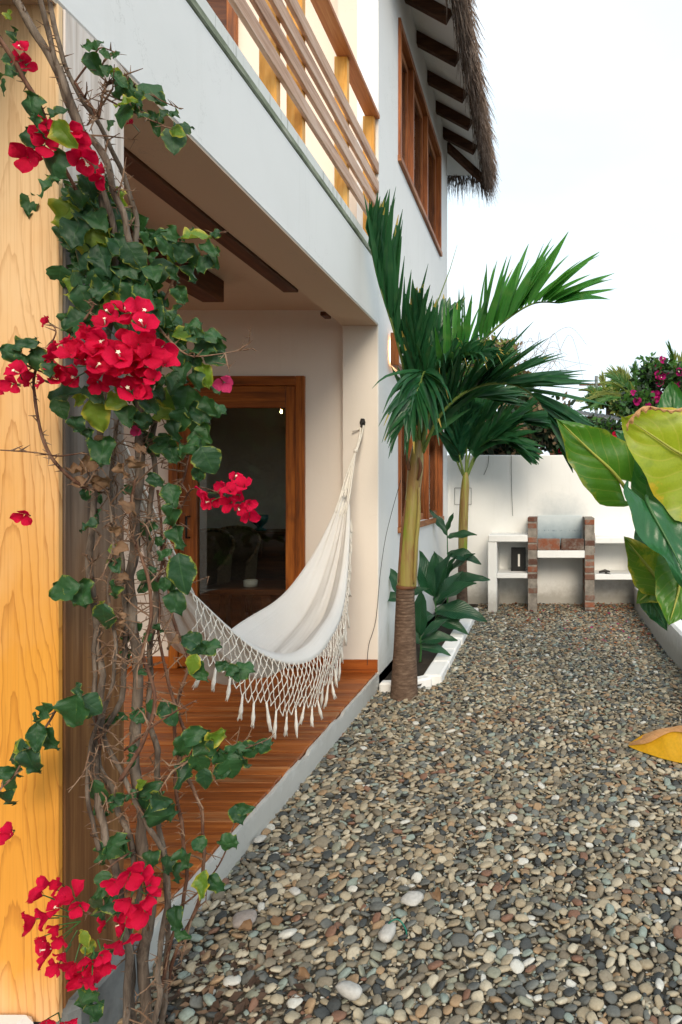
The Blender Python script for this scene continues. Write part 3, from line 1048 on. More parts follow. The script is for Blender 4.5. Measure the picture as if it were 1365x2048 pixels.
bx('rail', M['wood_door_h'], door, DX0 + 0.206, DX1 - 0.151, YD - 0.004, YD + 0.045, DECK + 0.01, DECK + 0.17, bevel=0.004)
bx('pane', M['glass'], door, DX0 + 0.195, DX1 - 0.142, YD + 0.018, YD + 0.022, DECK + 0.165, DZT - 0.232)
hm = MB()
hm.tube([(DX0 + 0.15, YD - 0.005, 1.14), (DX0 + 0.15, YD - 0.05, 1.14), (DX0 + 0.15, YD - 0.05, 1.30), (DX0 + 0.15, YD - 0.005, 1.30)], 0.008, 8)
hm.build('handle', M['black'], door, smooth=True)

# side wall with its two windows
WY0, WY1 = 5.73, 8.18
UY0, UY1 = 5.73, 8.06


def side_wall(y0, y1, z0, z1, mat='plaster'):
    bx('wall', M[mat], house, XW - 0.16, XW, y0, y1, z0, z1)


LZ0, LZ1, UZ0, UZ1 = 1.19, 2.30, 4.31, 5.47
side_wall(YF + 0.002, WY0, -0.02, 2.719, 'plaster_low')
side_wall(WY1, YB, -0.02, 2.719, 'plaster_low')
side_wall(WY0, WY1, -0.02, LZ0, 'plaster_low')
side_wall(WY0, WY1, LZ1, 2.719)
side_wall(YF + 0.002, UY0, 2.7195, 6.02)
side_wall(UY1, YB, 2.7195, 6.02)
side_wall(UY0, UY1, 2.7195, UZ0)
side_wall(UY0, UY1, UZ1, 6.02)
# upper front wall behind the balcony
bx('wall', M['plaster_warm_lit'], house, XW - 0.30, XW - 0.161, YF + 0.002, YF + 0.18, 3.273, 6.02)
bx('wall', M['plaster_warm_lit'], house, -2.36, XW - 0.301, 5.30, 5.46, 3.10, 6.3)
bx('wall', M['plaster_warm_lit'], house, -4.6, -3.22, 5.30, 5.46, 3.10, 6.3)
bx('wall', M['plaster_warm_lit'], house, -3.22, -2.36, 5.30, 5.46, 5.45, 6.3)
bdoor = bx('balcony_door', M['wood_door'], house, -2.44, -2.36, 5.27, 5.40, 3.10, 5.45, bevel=0.004)
bx('casing', M['wood_door'], bdoor, -3.22, -3.14, 5.27, 5.40, 3.10, 5.45, bevel=0.004)
bx('casing', M['wood_door_h'], bdoor, -3.14, -2.44, 5.27, 5.40, 5.37, 5.45, bevel=0.004)
bx('panel', M['wood_dark'], bdoor, -3.139, -2.441, 5.33, 5.37, 3.11, 5.369)
# enclosing back, inner floors
bx('wall', M['plaster'], house, -4.75, XW - 0.161, 8.53, YB, 0, 6.02)
bx('upper_floor', M['plaster_shade'], house, -4.6, XW - 0.161, YD + 0.161, 8.53, 2.72, 3.05)
bx('room_floor', M['wood_dark'], house, -4.6, XW - 0.161, YD + 0.0, 8.53, DECK - 0.02, DECK - 0.004)
bx('wall', M['plaster'], house, -4.75, -4.601, 5.3, 8.53, 2.94, 6.02)


def make_window(y0, y1, z0, z1, splits, sill_out):
    w = bx('window', M['wood_win'], house, XW - 0.09, XW + 0.022, y0, y0 + 0.055, z0, z1, bevel=0.003)
    bx('frame', M['wood_win'], w, XW - 0.09, XW + 0.022, y1 - 0.055, y1, z0, z1, bevel=0.003)
    bx('frame', M['wood_win_y'], w, XW - 0.09, XW + 0.021, y0 + 0.056, y1 - 0.056, z1 - 0.06, z1 - 0.001, bevel=0.003)
    bx('sill', M['wood_win_y'], w, XW - 0.09, XW + sill_out, y0 - 0.015, y1 + 0.015, z0 - 0.052, z0 - 0.001, bevel=0.004)
    edges = [y0 + 0.056] + splits + [y1 - 0.056]
    for s in splits:
        bx('mullion', M['wood_win'], w, XW - 0.085, XW + 0.012, s - 0.025, s + 0.025, z0 + 0.001, z1 - 0.061, bevel=0.003)
    for a, b in zip(edges[:-1], edges[1:]):
        a2 = a + (0.0255 if a in splits else 0.0005)
        b2 = b - (0.0255 if b in splits else 0.0005)
        sa = bx('sash', M['wood_win'], w, XW - 0.075, XW - 0.035, a2, a2 + 0.055, z0 + 0.002, z1 - 0.062, bevel=0.003)
        bx('sash', M['wood_win'], w, XW - 0.075, XW - 0.035, b2 - 0.055, b2, z0 + 0.002, z1 - 0.062, bevel=0.003)
        bx('sash', M['wood_win_y'], w, XW - 0.074, XW - 0.036, a2 + 0.056, b2 - 0.056, z0 + 0.003, z0 + 0.07, bevel=0.003)
        bx('sash', M['wood_win_y'], w, XW - 0.074, XW - 0.036, a2 + 0.056, b2 - 0.056, z1 - 0.125, z1 - 0.063, bevel=0.003)
        bx('pane', M['glass'], w, XW - 0.058, XW - 0.054, a2 + 0.05, b2 - 0.05, z0 + 0.065, z1 - 0.12)


make_window(UY0, UY1, UZ0, UZ1, [6.37, 7.15], 0.030)
make_window(WY0, WY1, LZ0, LZ1, [6.40, 7.22], 0.035)

# balcony railing
RX = -1.205
rail = bx('balcony_railing', M['wood_hand'], house, -1.298, -1.198, 0.95, YF - 0.003, 4.235, 4.268, bevel=0.004)
for zb in (3.41, 3.55, 3.69, 3.83):
    bx('slat', M['wood_rail'], rail, RX - 0.024, RX, 0.95, YF - 0.003, zb, zb + 0.082, bevel=0.003)
for yp in (1.45, 2.28, 3.156, 3.495, 4.30, 4.985):
    bx('railing_post', M['wood_post'], rail, -1.311, -1.2295, yp, yp + 0.05, 3.273, 4.2345, bevel=0.003)

# thatched roof: soffit, rafters, thatch
EX, SZ0, SZ1 = -0.785, 5.70, 5.93          # soffit edge, its height there and at the wall
SL = (SZ1 - SZ0) / (EX - XW)
EYE_Y = YB + (EX - XW)                     # far eave
NEAR_Y = 4.75


def soff(x):
    return SZ0 + SL * (EX - x)


RIDX = -3.3
roof_m = MB()


def roof_sheet(mb, dz, ex, inner=RIDX, y_near=NEAR_Y):
    """Side slope and far hip slope of the roof, lifted by dz; ex = eave x."""
    fy = YB + (ex - XW)
    run = ex - inner
    z0, z1 = soff(ex) + dz, soff(inner) + dz
    a = (ex, y_near, z0); b = (ex, fy, z0); c = (inner, fy - run, z1); d = (inner, y_near, z1)
    e = (2 * inner - ex, fy, z0)
    return a, b, c, d, e


lo = roof_sheet(None, 0.0, EX)
hi = roof_sheet(None, 0.06, EX)
vs = list(lo) + list(hi)
roof_m.add(vs, [(0, 3, 2, 1), (1, 2, 4), (5, 6, 7, 8), (6, 9, 7), (0, 1, 6, 5), (1, 4, 9, 6), (0, 5, 8, 3)])
roof = roof_m.build('roof', M['plaster'], house)
for yr in (4.95, 5.45, 6.0, 6.60, 7.22, 7.78, 8.34):
    m = MB()
    a = Vector((XW - 0.02, yr, soff(XW - 0.02))); b = Vector((EX - 0.008, yr, soff(EX - 0.008)))
    dn = Vector((-SL, 0, -1)).normalized()
    m.prism(a + dn * 0.058, b + dn * 0.058, Vector((0, 0.036, 0)), dn * 0.055)
    m.build('rafter', M['wood_rafter'], roof, bevel=0.004)
m = MB()
a = Vector((XW, YB, soff(XW))); b = Vector((EX - 0.01, EYE_Y - 0.01, soff(EX)))
m.prism(a + Vector((0, 0, -0.056)), b + Vector((0, 0, -0.056)), Vector((0.026, -0.026, 0)), Vector((0, 0, 0.053)))
m.build('rafter', M['wood_rafter'], roof, bevel=0.004)
for xr in (-1.55, -2.1):
    m = MB()
    a = Vector((xr, YB + 0.0, soff(XW))); b = Vector((xr, EYE_Y - 0.01, soff(EX)))
    m.prism(a + Vector((0, 0, -0.056)), b + Vector((0, 0, -0.056)), Vector((0.036, 0, 0)), Vector((0, 0, 0.053)))
    m.build('rafter', M['wood_rafter'], roof, bevel=0.004)

th = MB()
t_lo = roof_sheet(None, 0.065, EX + 0.02)
t_hi = roof_sheet(None, 0.26, EX + 0.06)
th.add(list(t_lo) + list(t_hi), [(0, 3, 2, 1), (1, 2, 4), (5, 6, 7, 8), (6, 9, 7), (0, 1, 6, 5), (1, 4, 9, 6), (0, 5, 8, 3)])
th.build('thatch', M['thatch'], roof)
# loose palm strands hanging over the eaves
tr = random.Random(3)
st = MB()


def strand(p, d, L, w, sag):
    d = d.normalized()
    side = d.cross(Vector((tr.uniform(-1, 1), tr.uniform(-1, 1), 0.4))).normalized() * w
    pts_ = []
    for s in (0.0, 0.4, 0.75, 1.0):
        q = p + d * L * s + Vector((0, 0, -sag * L * s * s))
        pts_.append((q - side * (1 - 0.75 * s), q + side * (1 - 0.75 * s)))
    vv, ff = [], []
    for a_, b_ in pts_:
        vv += [a_, b_]
    for i in range(3):
        ff.append((2 * i, 2 * i + 1, 2 * i + 3, 2 * i + 2))
    st.add(vv, ff)


def eave_strands(n, a, b, outward, layer_lo, layer_hi):
    a, b = Vector(a), Vector(b)
    for _ in range(n):
        p = a.lerp(b, tr.random())
        f = tr.random()
        p = p + outward * (-0.05 + 0.13 * f + tr.uniform(-0.02, 0.02)) + Vector((0, 0, layer_lo + (layer_hi - layer_lo) * tr.random()))
        d = outward * tr.uniform(0.02, 0.55) + Vector((tr.uniform(-0.15, 0.15), tr.uniform(-0.15, 0.15), tr.uniform(-1.0, -0.55)))
        strand(p, d, tr.uniform(0.11, 0.27), tr.uniform(0.003, 0.0075), tr.uniform(0.1, 0.5))


EO = EX + 0.03
eave_strands(5200, (EO, NEAR_Y, SZ0), (EO, YB + (EO - XW), SZ0), Vector((1, 0, 0)), 0.02, 0.30)
eave_strands(2200, (EO, YB + (EO - XW), SZ0), (-3.6, YB + (EO - XW), SZ0), Vector((0, 1, 0)), 0.0, 0.26)
for _ in range(500):                        # the corner tuft
    p = Vector((EO + tr.uniform(-0.1, 0.02), YB + EO - XW + tr.uniform(-0.12, 0.02), SZ0 + tr.uniform(0.0, 0.28)))
    strand(p, Vector((tr.uniform(0, 0.5), tr.uniform(0, 0.5), tr.uniform(-1, -0.5))), tr.uniform(0.15, 0.34), tr.uniform(0.003, 0.007), 0.3)
so = st.build('thatch_fringe', M['thatch'], roof)
so['kind'] = 'stuff'

# ------------------------------------------------------------------ garden wall, barbecue, planters
def sooty_wall():
    t = NT('garden_wall_sooted')
    v = t.coords()
    x, y, z = t.sep(v)
    big = t.noise(v, 1.3, 5, 0.6)
    c = t.mix(t.maprange(big, 0.45, 0.8, 0, 0.22), (0.80, 0.81, 0.80, 1), (0.55, 0.54, 0.48, 1))
    streak = t.noise(t.coords((6, 6, 0.5)), 2.0, 5, 0.65)
    c = t.mix(t.maprange(streak, 0.58, 0.78, 0, 0.22), c, (0.52, 0.51, 0.46, 1))
    zz = t.math('ADD', z, t.math('MULTIPLY', t.noise(v, 14, 5, 0.7), -0.22))
    c = t.mix(t.maprange(zz, 0.02, 0.22, 0.75, 0.0), c, (0.28, 0.26, 0.22, 1))
    dx = t.math('MULTIPLY', t.math('SUBTRACT', x, 0.20), 2.4)           # smoke stain over the hearth
    dz = t.math('MULTIPLY', t.math('SUBTRACT', z, 1.10), 2.6)
    rr = t.math('SQRT', t.math('ADD', t.math('MULTIPLY', dx, dx), t.math('MULTIPLY', dz, dz)))
    rr = t.math('ADD', rr, t.math('MULTIPLY', t.math('SUBTRACT', t.noise(v, 5, 5, 0.7), 0.5), 0.9))
    c = t.mix(t.maprange(rr, 1.05, 0.15, 0, 0.75), c, (0.36, 0.42, 0.45, 1))
    h = t.math('ADD', t.math('MULTIPLY', t.noise(v, 60, 4, 0.6), 0.25), t.noise(v, 7, 3, 0.5))
    return t.pbr(c, 0.88, h, 0.3, 0.006, 0.25)


gw = MB()
gw.box(XW - 0.001, 6.0, YB, YB + 0.16, -0.05, 1.945)
garden_wall = gw.build('garden_wall', sooty_wall(), bevel=0.008)
tag(garden_wall, 'white plastered garden wall closing the far end of the gravel yard', 'wall')

S = YB / FPX                                  # metres per photograph pixel at the garden wall


def wx(px_, Y=YB):
    return (px_ - VPX) * Y / FPX


def wz(py_, Y=YB):
    return EYE - (py_ - VPY) * Y / FPX


BY = 8.20                                     # front of the barbecue
bbq = thing('barbecue', 'white masonry barbecue with brick pillars and open shelves against the garden wall', 'barbecue', (0.15, 8.45, 0))
bz = lambda p: wz(p, BY)
bxx = lambda p: wx(p, BY)
GZ = 0.0
bx('support_wall', M['plaster_garden'], bbq, bxx(976), bxx(994), BY, YB - 0.001, GZ, bz(1084), bevel=0.006)
bx('counter', M['plaster_garden'], bbq, bxx(977), bxx(1056) - 0.001, BY - 0.012, YB - 0.001, bz(1084) + 0.001, bz(1070), bevel=0.008)
bx('shelf', M['plaster_garden'], bbq, bxx(994) + 0.001, bxx(1056) - 0.001, BY + 0.01, YB - 0.001, bz(1157), bz(1147), bevel=0.006)
bx('counter', M['plaster_garden'], bbq, bxx(1190) + 0.001, bxx(1300), BY - 0.012, YB - 0.001, bz(1087), bz(1075), bevel=0.008)
bx('shelf', M['plaster_garden'], bbq, bxx(1190) + 0.001, bxx(1285), BY + 0.01, YB - 0.001, bz(1160), bz(1149), bevel=0.006)
bx('support_wall', M['plaster_garden'], bbq, bxx(1285), bxx(1300), BY, YB - 0.001, GZ, bz(1088), bevel=0.006)
bx('hearth_slab', M['plaster_garden'], bbq, bxx(1075) + 0.001, bxx(1170) - 0.001, BY - 0.004, YB - 0.001, bz(1116), bz(1101), bevel=0.006)
for a, b in ((1075, 1121), (1122, 1169)):
    bx('hearth_brick', M['brick'], bbq, bxx(a) + 0.004, bxx(b) - 0.003, BY + 0.0, BY + 0.10, bz(1101) + 0.002, bz(1078), bevel=0.006)
pl = MB()
pl.box(bxx(1075) + 0.002, bxx(1168), YB - 0.012, YB - 0.002, bz(1101) + 0.003, bz(1034))
pl.build('back_plate', M['soot'], bbq)
bx('coal_tray', M['black'], bbq, bxx(1078), bxx(1166), BY + 0.11, YB - 0.02, bz(1101) + 0.002, bz(1092))
for (p0, p1) in ((1056, 1075), (1170, 1190)):
    x0, x1 = bxx(p0), bxx(p1)
    pil = bx('brick_pillar', M['mortar'], bbq, x0 + 0.003, x1 - 0.003, BY + 0.003, YB - 0.001, 0.0, bz(1036))
    z = 0.01
    k = 0
    br = random.Random(p0)
    while z < bz(1036) - 0.02:
        h = 0.062 + br.uniform(-0.006, 0.008)
        if br.random() < 0.85 or z > 0.9:
            yy = BY + br.uniform(-0.006, 0.006)
            ln = 0.20
            bx('brick', M['brick'], pil, x0 + br.uniform(-0.003, 0.006), x1 - br.uniform(-0.003, 0.006), yy, yy + ln, z, min(z + h, bz(1036) + 0.006), bevel=0.006)
            bx('brick', M['brick'], pil, x0 + br.uniform(0.0, 0.006), x1 - br.uniform(0.0, 0.006), yy + ln + 0.014, yy + ln + 0.22, z, min(z + h, bz(1036) + 0.004), bevel=0.006)
        z += h + 0.020
        k += 1

pb = thing('grill_panel', 'black metal panel with a pale slot leaning inside the left barbecue shelf', 'panel', (bxx(1038), 8.5, bz(1147)))
bx('plate', M['black'], pb, bxx(1021), bxx(1051), 8.44, 8.46, bz(1147) + 0.001, bz(1098), bevel=0.003)
bx('slot', M['ceramic'], pb, bxx(1035), bxx(1039), 8.434, 8.4395, bz(1137), bz(1112))
m = MB()
m.tube([(bxx(1200), 8.30, bz(1148) + 0.01), (bxx(1212), 8.28, bz(1143)), (bxx(1222), 8.33, bz(1148) + 0.012)], [0.012, 0.02, 0.009], 7)
m.tube([(bxx(1212), 8.28, bz(1147)), (bxx(1226), 8.215, bz(1151))], [0.012, 0.007], 7)
m.build('rag', M['wire'], None, smooth=True)
tag(bpy.data.objects['rag'], 'crumpled dark rag on the right barbecue shelf', 'rag')

# low white planter wall on the right
pw_ = MB()
nseg = 16
prof = [(1.13 + 0.03 * math.sin(i * 0.9) * 0.3, 8.40 - i * 0.36) for i in range(nseg)]
vv, ff = [], []
for (x, y) in prof:
    zt = 0.335 + 0.012 * math.sin(y * 2.1)
    foot = 0.018 * mnoise.noise(Vector((y * 6, 2, 0)))
    vv += [(x + 0.01 + foot, y, 0), (x, y, zt - 0.02), (x + 0.02, y, zt), (x + 0.13, y, zt), (x + 0.15, y, 0)]
for i in range(nseg - 1):
    for k in range(4):
        a = i * 5 + k
        ff.append((a, a + 1, a + 6, a + 5))
ff += [(4, 3, 2, 1, 0), tuple((nseg - 1) * 5 + k for k in range(5))]
pw_.add(vv, ff)
planter = pw_.build('planter_wall', M['plaster_garden'], smooth=False)
tag(planter, 'low white planter wall edging the gravel beneath the elephant ear leaves', 'planter wall')
ps = MB()
ps.add([(1.24, 2.9, 0.27), (4.0, 2.9, 0.27), (4.0, YB, 0.27), (1.24, YB, 0.27)], [(0, 1, 2, 3)])
struct(ps.build('planter_soil', M['soil']))

# flower bed along the side wall with a kerb of white blocks
bs = MB()
bs.add([(XW + 0.001, 5.05, 0.05), (-0.9, 5.05, 0.05), (-0.84, YB - 0.01, 0.05), (XW + 0.001, YB - 0.01, 0.05)], [(0, 1, 2, 3)])
struct(bs.build('bed_soil', M['soil']))
kerb = thing('bed_kerb', 'low kerb of white painted blocks round the flower bed by the side wall', 'kerb', (-0.85, 6.5, 0))
kr = random.Random(4)
a0, a1 = Vector((-0.855, 5.22, 0)), Vector((-0.845, 8.22, 0))
nb = 7
for i in range(nb):
    p = a0.lerp(a1, i / nb); q = a0.lerp(a1, (i + 1) / nb)
    dxx = kr.uniform(-0.005, 0.005)
    m = MB()
    m.box(p.x - 0.060 + dxx, p.x + 0.085 + dxx, p.y + 0.0005, q.y - 0.0005, -0.01, 0.088 + kr.uniform(-0.004, 0.004))
    m.build('kerb_block', M['plaster'], kerb, bevel=0.014)
m = MB()
m.prism((-1.20, 5.05, 0.038), (-1.04, 5.055, 0.038), (0, 0.045, 0), (0, 0, 0.046))
m.build('kerb_block', M['plaster'], kerb, bevel=0.014)
m = MB()
m.prism((-1.035, 5.06, 0.036), (-0.865, 5.215, 0.036), (-0.035, 0.038, 0), (0, 0, 0.046))
m.build('kerb_block', M['plaster'], kerb, bevel=0.014)

# framed wall lamp, white bell lamp, wires
wl = thing('wall_lamp', 'wood-framed white wall lamp glowing warm beside the near palm', 'lamp', (XW, 5.5, 2.6))
bx('frame', M['wood_door'], wl, XW + 0.02, XW + 0.085, 5.35, 5.375, 2.48, 2.735, bevel=0.003)
bx('frame', M['wood_door'], wl, XW + 0.02, XW + 0.085, 5.70, 5.725, 2.48, 2.735, bevel=0.003)
bx('frame', M['wood_door'], wl, XW + 0.02, XW + 0.085, 5.3755, 5.6995, 2.48, 2.505, bevel=0.003)
bx('frame', M['wood_door'], wl, XW + 0.02, XW + 0.085, 5.3755, 5.6995, 2.71, 2.735, bevel=0.003)
bx('diffuser', M['ceramic'], wl, XW + 0.05, XW + 0.07, 5.376, 5.699, 2.506, 2.709)
bx('light_source', M['glow'], wl, XW + 0.006, XW + 0.016, 5.42, 5.66, 2.52, 2.69)
bl = thing('bell_lamp', 'small white bell-shaped lamp on the house corner behind the palm fronds', 'lamp', P(933, 828, 8.55))
c = P(933, 828, 8.50)
m = MB()
m.lathe([(0.052, -0.05), (0.044, -0.02), (0.03, 0.02), (0.018, 0.045)], (XW + 0.30, 8.5, c.z), 16)
m.build('shade', M['ceramic'], bl, smooth=True)
m = MB()
m.tube([(XW, 8.5, c.z + 0.10), (XW + 0.30, 8.5, c.z + 0.10), (XW + 0.30, 8.5, c.z + 0.04)], 0.008, 6)
m.build('arm', M['black'], bl)

cw = MB()
fz = [P(910, 976, 8.68), P(943, 976, 8.68), P(943, 1009, 8.68), P(910, 1009, 8.68), P(910, 976, 8.68)]
cw.tube([p + Vector((0, -0.006, 0)) for p in fz], 0.0035, 5)
tag(cw.build('wire_frame', M['wire']), 'thin dark wire rectangle on the garden wall behind the far palm', 'wire')
for xa, y0_, y1_, sw, lb in ((1023, 912, 1032, 3, 'thin dark cable hanging down the garden wall above the counter'), (978, 912, 950, -10, 'short dry tendril hanging over the garden wall by the far palm')):
    cw = MB()
    cw.tube(catmull([P(xa, y0_ - 1, 8.685), P(xa + sw * 0.2, (y0_ + y1_) / 2, 8.68), P(xa + sw, y1_, 8.678)], 6), 0.0028, 5)
    tag(cw.build('cable', M['wire']), lb, 'cable')
cw = MB()
cw.tube(catmull([P(802, 960, 5.02), P(775, 1060, 5.02), P(762, 1140, 5.02), P(752, 1240, 5.02), P(738, 1290, 5.02), P(735, 1330, 5.015)], 6), 0.0022, 5)
tag(cw.build('cable', M['wire']), 'thin loose wire dangling down the corner pier to the porch floor', 'cable')

# ------------------------------------------------------------------ room behind the glass door
def room_x(px_, Y):
    return (px_ - VPX) * Y / FPX


FL = DECK
sb = thing('sideboard', 'dark wooden sideboard seen through the glass door', 'sideboard', (-3.0, 7.6, FL))
sx0, sx1, sY = room_x(465, 7.2), room_x(640, 7.2), 7.2
bx('body', M['wood_dark'], sb, sx0 + 0.03, sx1, sY, sY + 0.5, FL + 0.05, 1.02, bevel=0.005)
bx('top', M['wood_dark'], sb, sx0, sx1 + 0.03, sY - 0.03, sY + 0.53, 1.021, 1.06, bevel=0.005)
for i in range(3):
    dw = (sx1 - sx0 - 0.06) / 3
    d_ = bx('drawer', M['wood_dark'], sb, sx0 + 0.045 + i * dw, sx0 + 0.03 + (i + 1) * dw, sY - 0.016, sY - 0.001, 0.80, 0.98, bevel=0.004)
gb = MB()
gc = P(520, 1055, 7.4)
gb.lathe([(0.075, 0.0), (0.07, 0.012), (0.028, 0.03), (0.03, 0.045), (0.075, 0.085), (0.088, 0.13), (0.088, 0.17), (0.080, 0.17), (0.078, 0.135), (0.04, 0.09)], (gc.x, 7.4, 1.061), 24)
tag(gb.build('goblet_bowl', M['teal'], smooth=True), 'dark teal footed bowl on the sideboard behind the glass door', 'bowl')
tb = thing('coffee_table', 'wooden table with a white dish seen through the door glass', 'table', (-2.6, 6.2, FL))
tx0, tx1 = room_x(415, 6.1), room_x(600, 6.1)
bx('table_top', M['wood_dark'], tb, tx0, tx1, 5.85, 6.5, 0.60, 0.645, bevel=0.006)
for xx in (tx0 + 0.1, tx1 - 0.28):
    bx('leg', M['wood_dark'], tb, xx, xx + 0.09, 5.93, 6.03, FL, 0.599, bevel=0.004)
    bx('leg', M['wood_dark'], tb, xx, xx + 0.09, 6.35, 6.45, FL, 0.599, bevel=0.004)
ds = MB()
dc = P(497, 1150, 6.0)
ds.lathe([(0.058, 0.0), (0.060, 0.055), (0.054, 0.058), (0.05, 0.02)], (dc.x, 6.05, 0.646), 24)
tag(ds.build('dish', M['ceramic'], smooth=True), 'round white ceramic dish on the table inside the room', 'dish')


def wicker_chair(cx, cy, lb):
    t = thing('wicker_armchair', lb, 'armchair', (cx, cy, FL), 'wicker armchairs in the room')
    b = MB()
    n = 26
    vs, fs = [], []
    for i in range(n + 1):
        a = math.pi * (-0.15 + 1.3 * i / n)
        f = math.sin(max(0, min(1, (a + 0.15 * math.pi) / (1.3 * math.pi))) * math.pi)
        top = 0.62 + 0.34 * f
        for j in range(5):
            z = 0.28 + (top - 0.28) * j / 4
            rr = 0.30 + 0.04 * j / 4
            vs.append((cx + rr * math.cos(a), cy + rr * math.sin(a), FL + z))
    for i in range(n):
        for j in range(4):
            a = i * 5 + j
            fs.append((a, a + 5, a + 6, a + 1))
    b.add(vs, fs)
    for i in range(0, n):
        b.tube([vs[i * 5 + 4], vs[(i + 1) * 5 + 4]], 0.018, 6)
    b.build('backrest', M['wicker'], t, smooth=True)
    s_ = MB()
    s_.lathe([(0.29, 0.30), (0.30, 0.36), (0.28, 0.40)], (cx, cy, FL), 22)
    s_.build('seat', M['wicker'], t)
    for ax, ay in ((0.2, 0.2), (-0.2, 0.2), (0.2, -0.2), (-0.2, -0.2)):
        l_ = MB()
        l_.tube([(cx + ax, cy + ay, FL), (cx + ax * 0.95, cy + ay * 0.95, FL + 0.31)], 0.02, 8)
        l_.build('leg', M['wicker'], t, smooth=True)


wicker_chair(room_x(440, 6.75), 6.80, 'wicker armchair behind the table inside, nearer the sideboard')
wicker_chair(room_x(375, 6.2), 6.3, 'wicker armchair at the left edge of the door glass')

rl = thing('room_lamp', 'small lit warm ceiling lamp glimpsed at the top of the door glass', 'lamp', P(563, 824, 6.6))
lc = P(563, 824, 6.6)
m = MB()
m.lathe([(0.003, -0.011), (0.009, -0.006), (0.010, 0.0), (0.007, 0.007), (0.005, 0.02)], lc, 14)
m.build('bulb', M['bulb'], rl, smooth=True)
m = MB()
m.tube([lc + Vector((0, 0, 0.03)), (lc.x, lc.y, 2.72)], 0.006, 6)
m.build('cord', M['black'], rl)

# porch pendant lamp behind the vine
pl_ = thing('pendant_lamp', 'black dish-shaped pendant lamp under the porch ceiling behind the vine', 'lamp', (-1.95, 3.2, 2.3))
pc = P(268, 380, 3.2)
m = MB()
m.lathe([(0.055, 0.0), (0.052, 0.012), (0.02, 0.03), (0.012, 0.05)], (pc.x, 3.2, pc.z), 20)
m.build('shade', M['black'], pl_, smooth=True)
m = MB()
m.tube([(pc.x, 3.2, pc.z + 0.04), (pc.x, 3.2, 2.86)], 0.005, 6)
m.build('cord', M['black'], pl_)

# ------------------------------------------------------------------ leaf shapes
def blade_mesh(name, mat, prof, nu=8, nv=4, cup=0.15, droop=0.2, wave=0.0, seed=0, fold=0.0, notch=0.0, scallop=0.0, twist=0.0, back=0.0, mats=None, tipmat=None):
    """Leaf blade of unit length along +Y from its base, upper side +Z. prof(t): half-width at t in 0..1. back: lobes reach this far behind the base."""
    rr = random.Random(seed)
    ph = rr.uniform(0, 6.28)
    m = MB()
    for half in (-1, 1):
        base = len(m.v)
        for i in range(nu + 1):
            t = i / nu
            yl = -back + (1 + back) * t
            w = prof(t)
            inner = 0.0
            if yl < 0:
                inner = min(w * 0.85, -yl * 0.55)
            w2 = w * (1 + scallop * math.sin(t * 26 + ph + half))
            for j in range(nv + 1):
                q = j / nv
                x = inner + (w2 - inner) * q
                z = cup * x * x * 4 + fold * x - droop * max(0, yl) ** 2 + wave * q * q * math.sin(t * 13 + ph + half * 1.3) * 0.10
                z += wave * 0.03 * math.sin(q * 5 + t * 9 + ph)
                xx = half * x
                yy = yl + (0.05 * wave * q * math.sin(t * 9 + ph))
                a = twist * yl
                X_ = xx * math.cos(a) - z * math.sin(a)
                Z_ = xx * math.sin(a) + z * math.cos(a)
                m.v.append((X_, yy, Z_))
                m.uv[len(m.v) - 1] = (0.5 + half * 0.5 * q, t)
        for i in range(nu):
            for j in range(nv):
                a = base + i * (nv + 1) + j
                f = (a, a + 1, a + nv + 2, a + nv + 1)
                m.f.append(f if half > 0 else tuple(reversed(f)))
                m.mi.append(1 if (tipmat and i >= nu - 1) else 0)
    return m.mesh(name, mats or mat, smooth=True)


def ovate(wmax, p=0.42, tip=1.0):
    def f(t):
        if t < p:
            return wmax * math.sin(math.pi / 2 * (t / p)) ** 0.62
        return wmax * math.cos(math.pi / 2 * ((t - p) / (1 - p))) ** (0.85 * tip)
    return f


# ------------------------------------------------------------------ hammock
hr = random.Random(12)
ham = thing('hammock', 'white cotton hammock with knotted net fringe slung across the porch', 'hammock', (-1.35, 3.5, 0.5))
HA = Vector((-1.375, 2.48, 1.18))
HB = Vector((-1.355, 4.70, 1.45))
NU, NV = 64, 34


def ham_center(t):
    p = HA.lerp(HB, t)
    sag = 0.62 * (1 - abs(2 * t - 1) ** 3.0)
    return Vector((p.x, p.y, p.z - sag))


def ham_half(t):
    return 0.205 * max(0.0, math.sin(math.pi * min(1, max(0, t)) ** 0.86)) ** 0.66 + 0.014


def ham_pt(t, s):
    """s from -1 (inner edge) to 1 (lip on the yard side), then to 1.22 (turned-over hem)."""
    c_ = ham_center(t)
    w = ham_half(t)
    dep = 0.62 * w
    ss = min(s, 1.0)
    x = w * ss * (1.0 + 0.12 * (1 - ss * ss)) * ((1.0 - 0.38 * max(0, t - 0.40) / 0.60) if ss > 0 else 1.0) - 0.030 * math.sin(math.pi * t) * max(0, t - 0.3)
    z = dep * (abs(ss) ** 2.1 - 0.35) * (1.25 if ss < 0 else 0.92)
    fold = 0.020 * math.sin(ss * 8 + 1.6 * math.sin(t * 3.1)) * (w / 0.215) + 0.012 * math.sin(ss * 17 + t * 5 + 2 * mnoise.noise(Vector((t * 3, 5, 0)))) * (1 - 0.55 * math.sin(math.pi * t)) + 0.014 * mnoise.noise(Vector((ss * 2.5, t * 5, 7)))
    if s > 1.0:
        k = (s - 1.0) / 0.22
        x += 0.05 * math.sin(k * 1.5) * (w / 0.215 + 0.15)
        z -= 0.055 * k * (w / 0.215 + 0.1)
    return Vector((c_.x + x, c_.y, c_.z + z + fold))


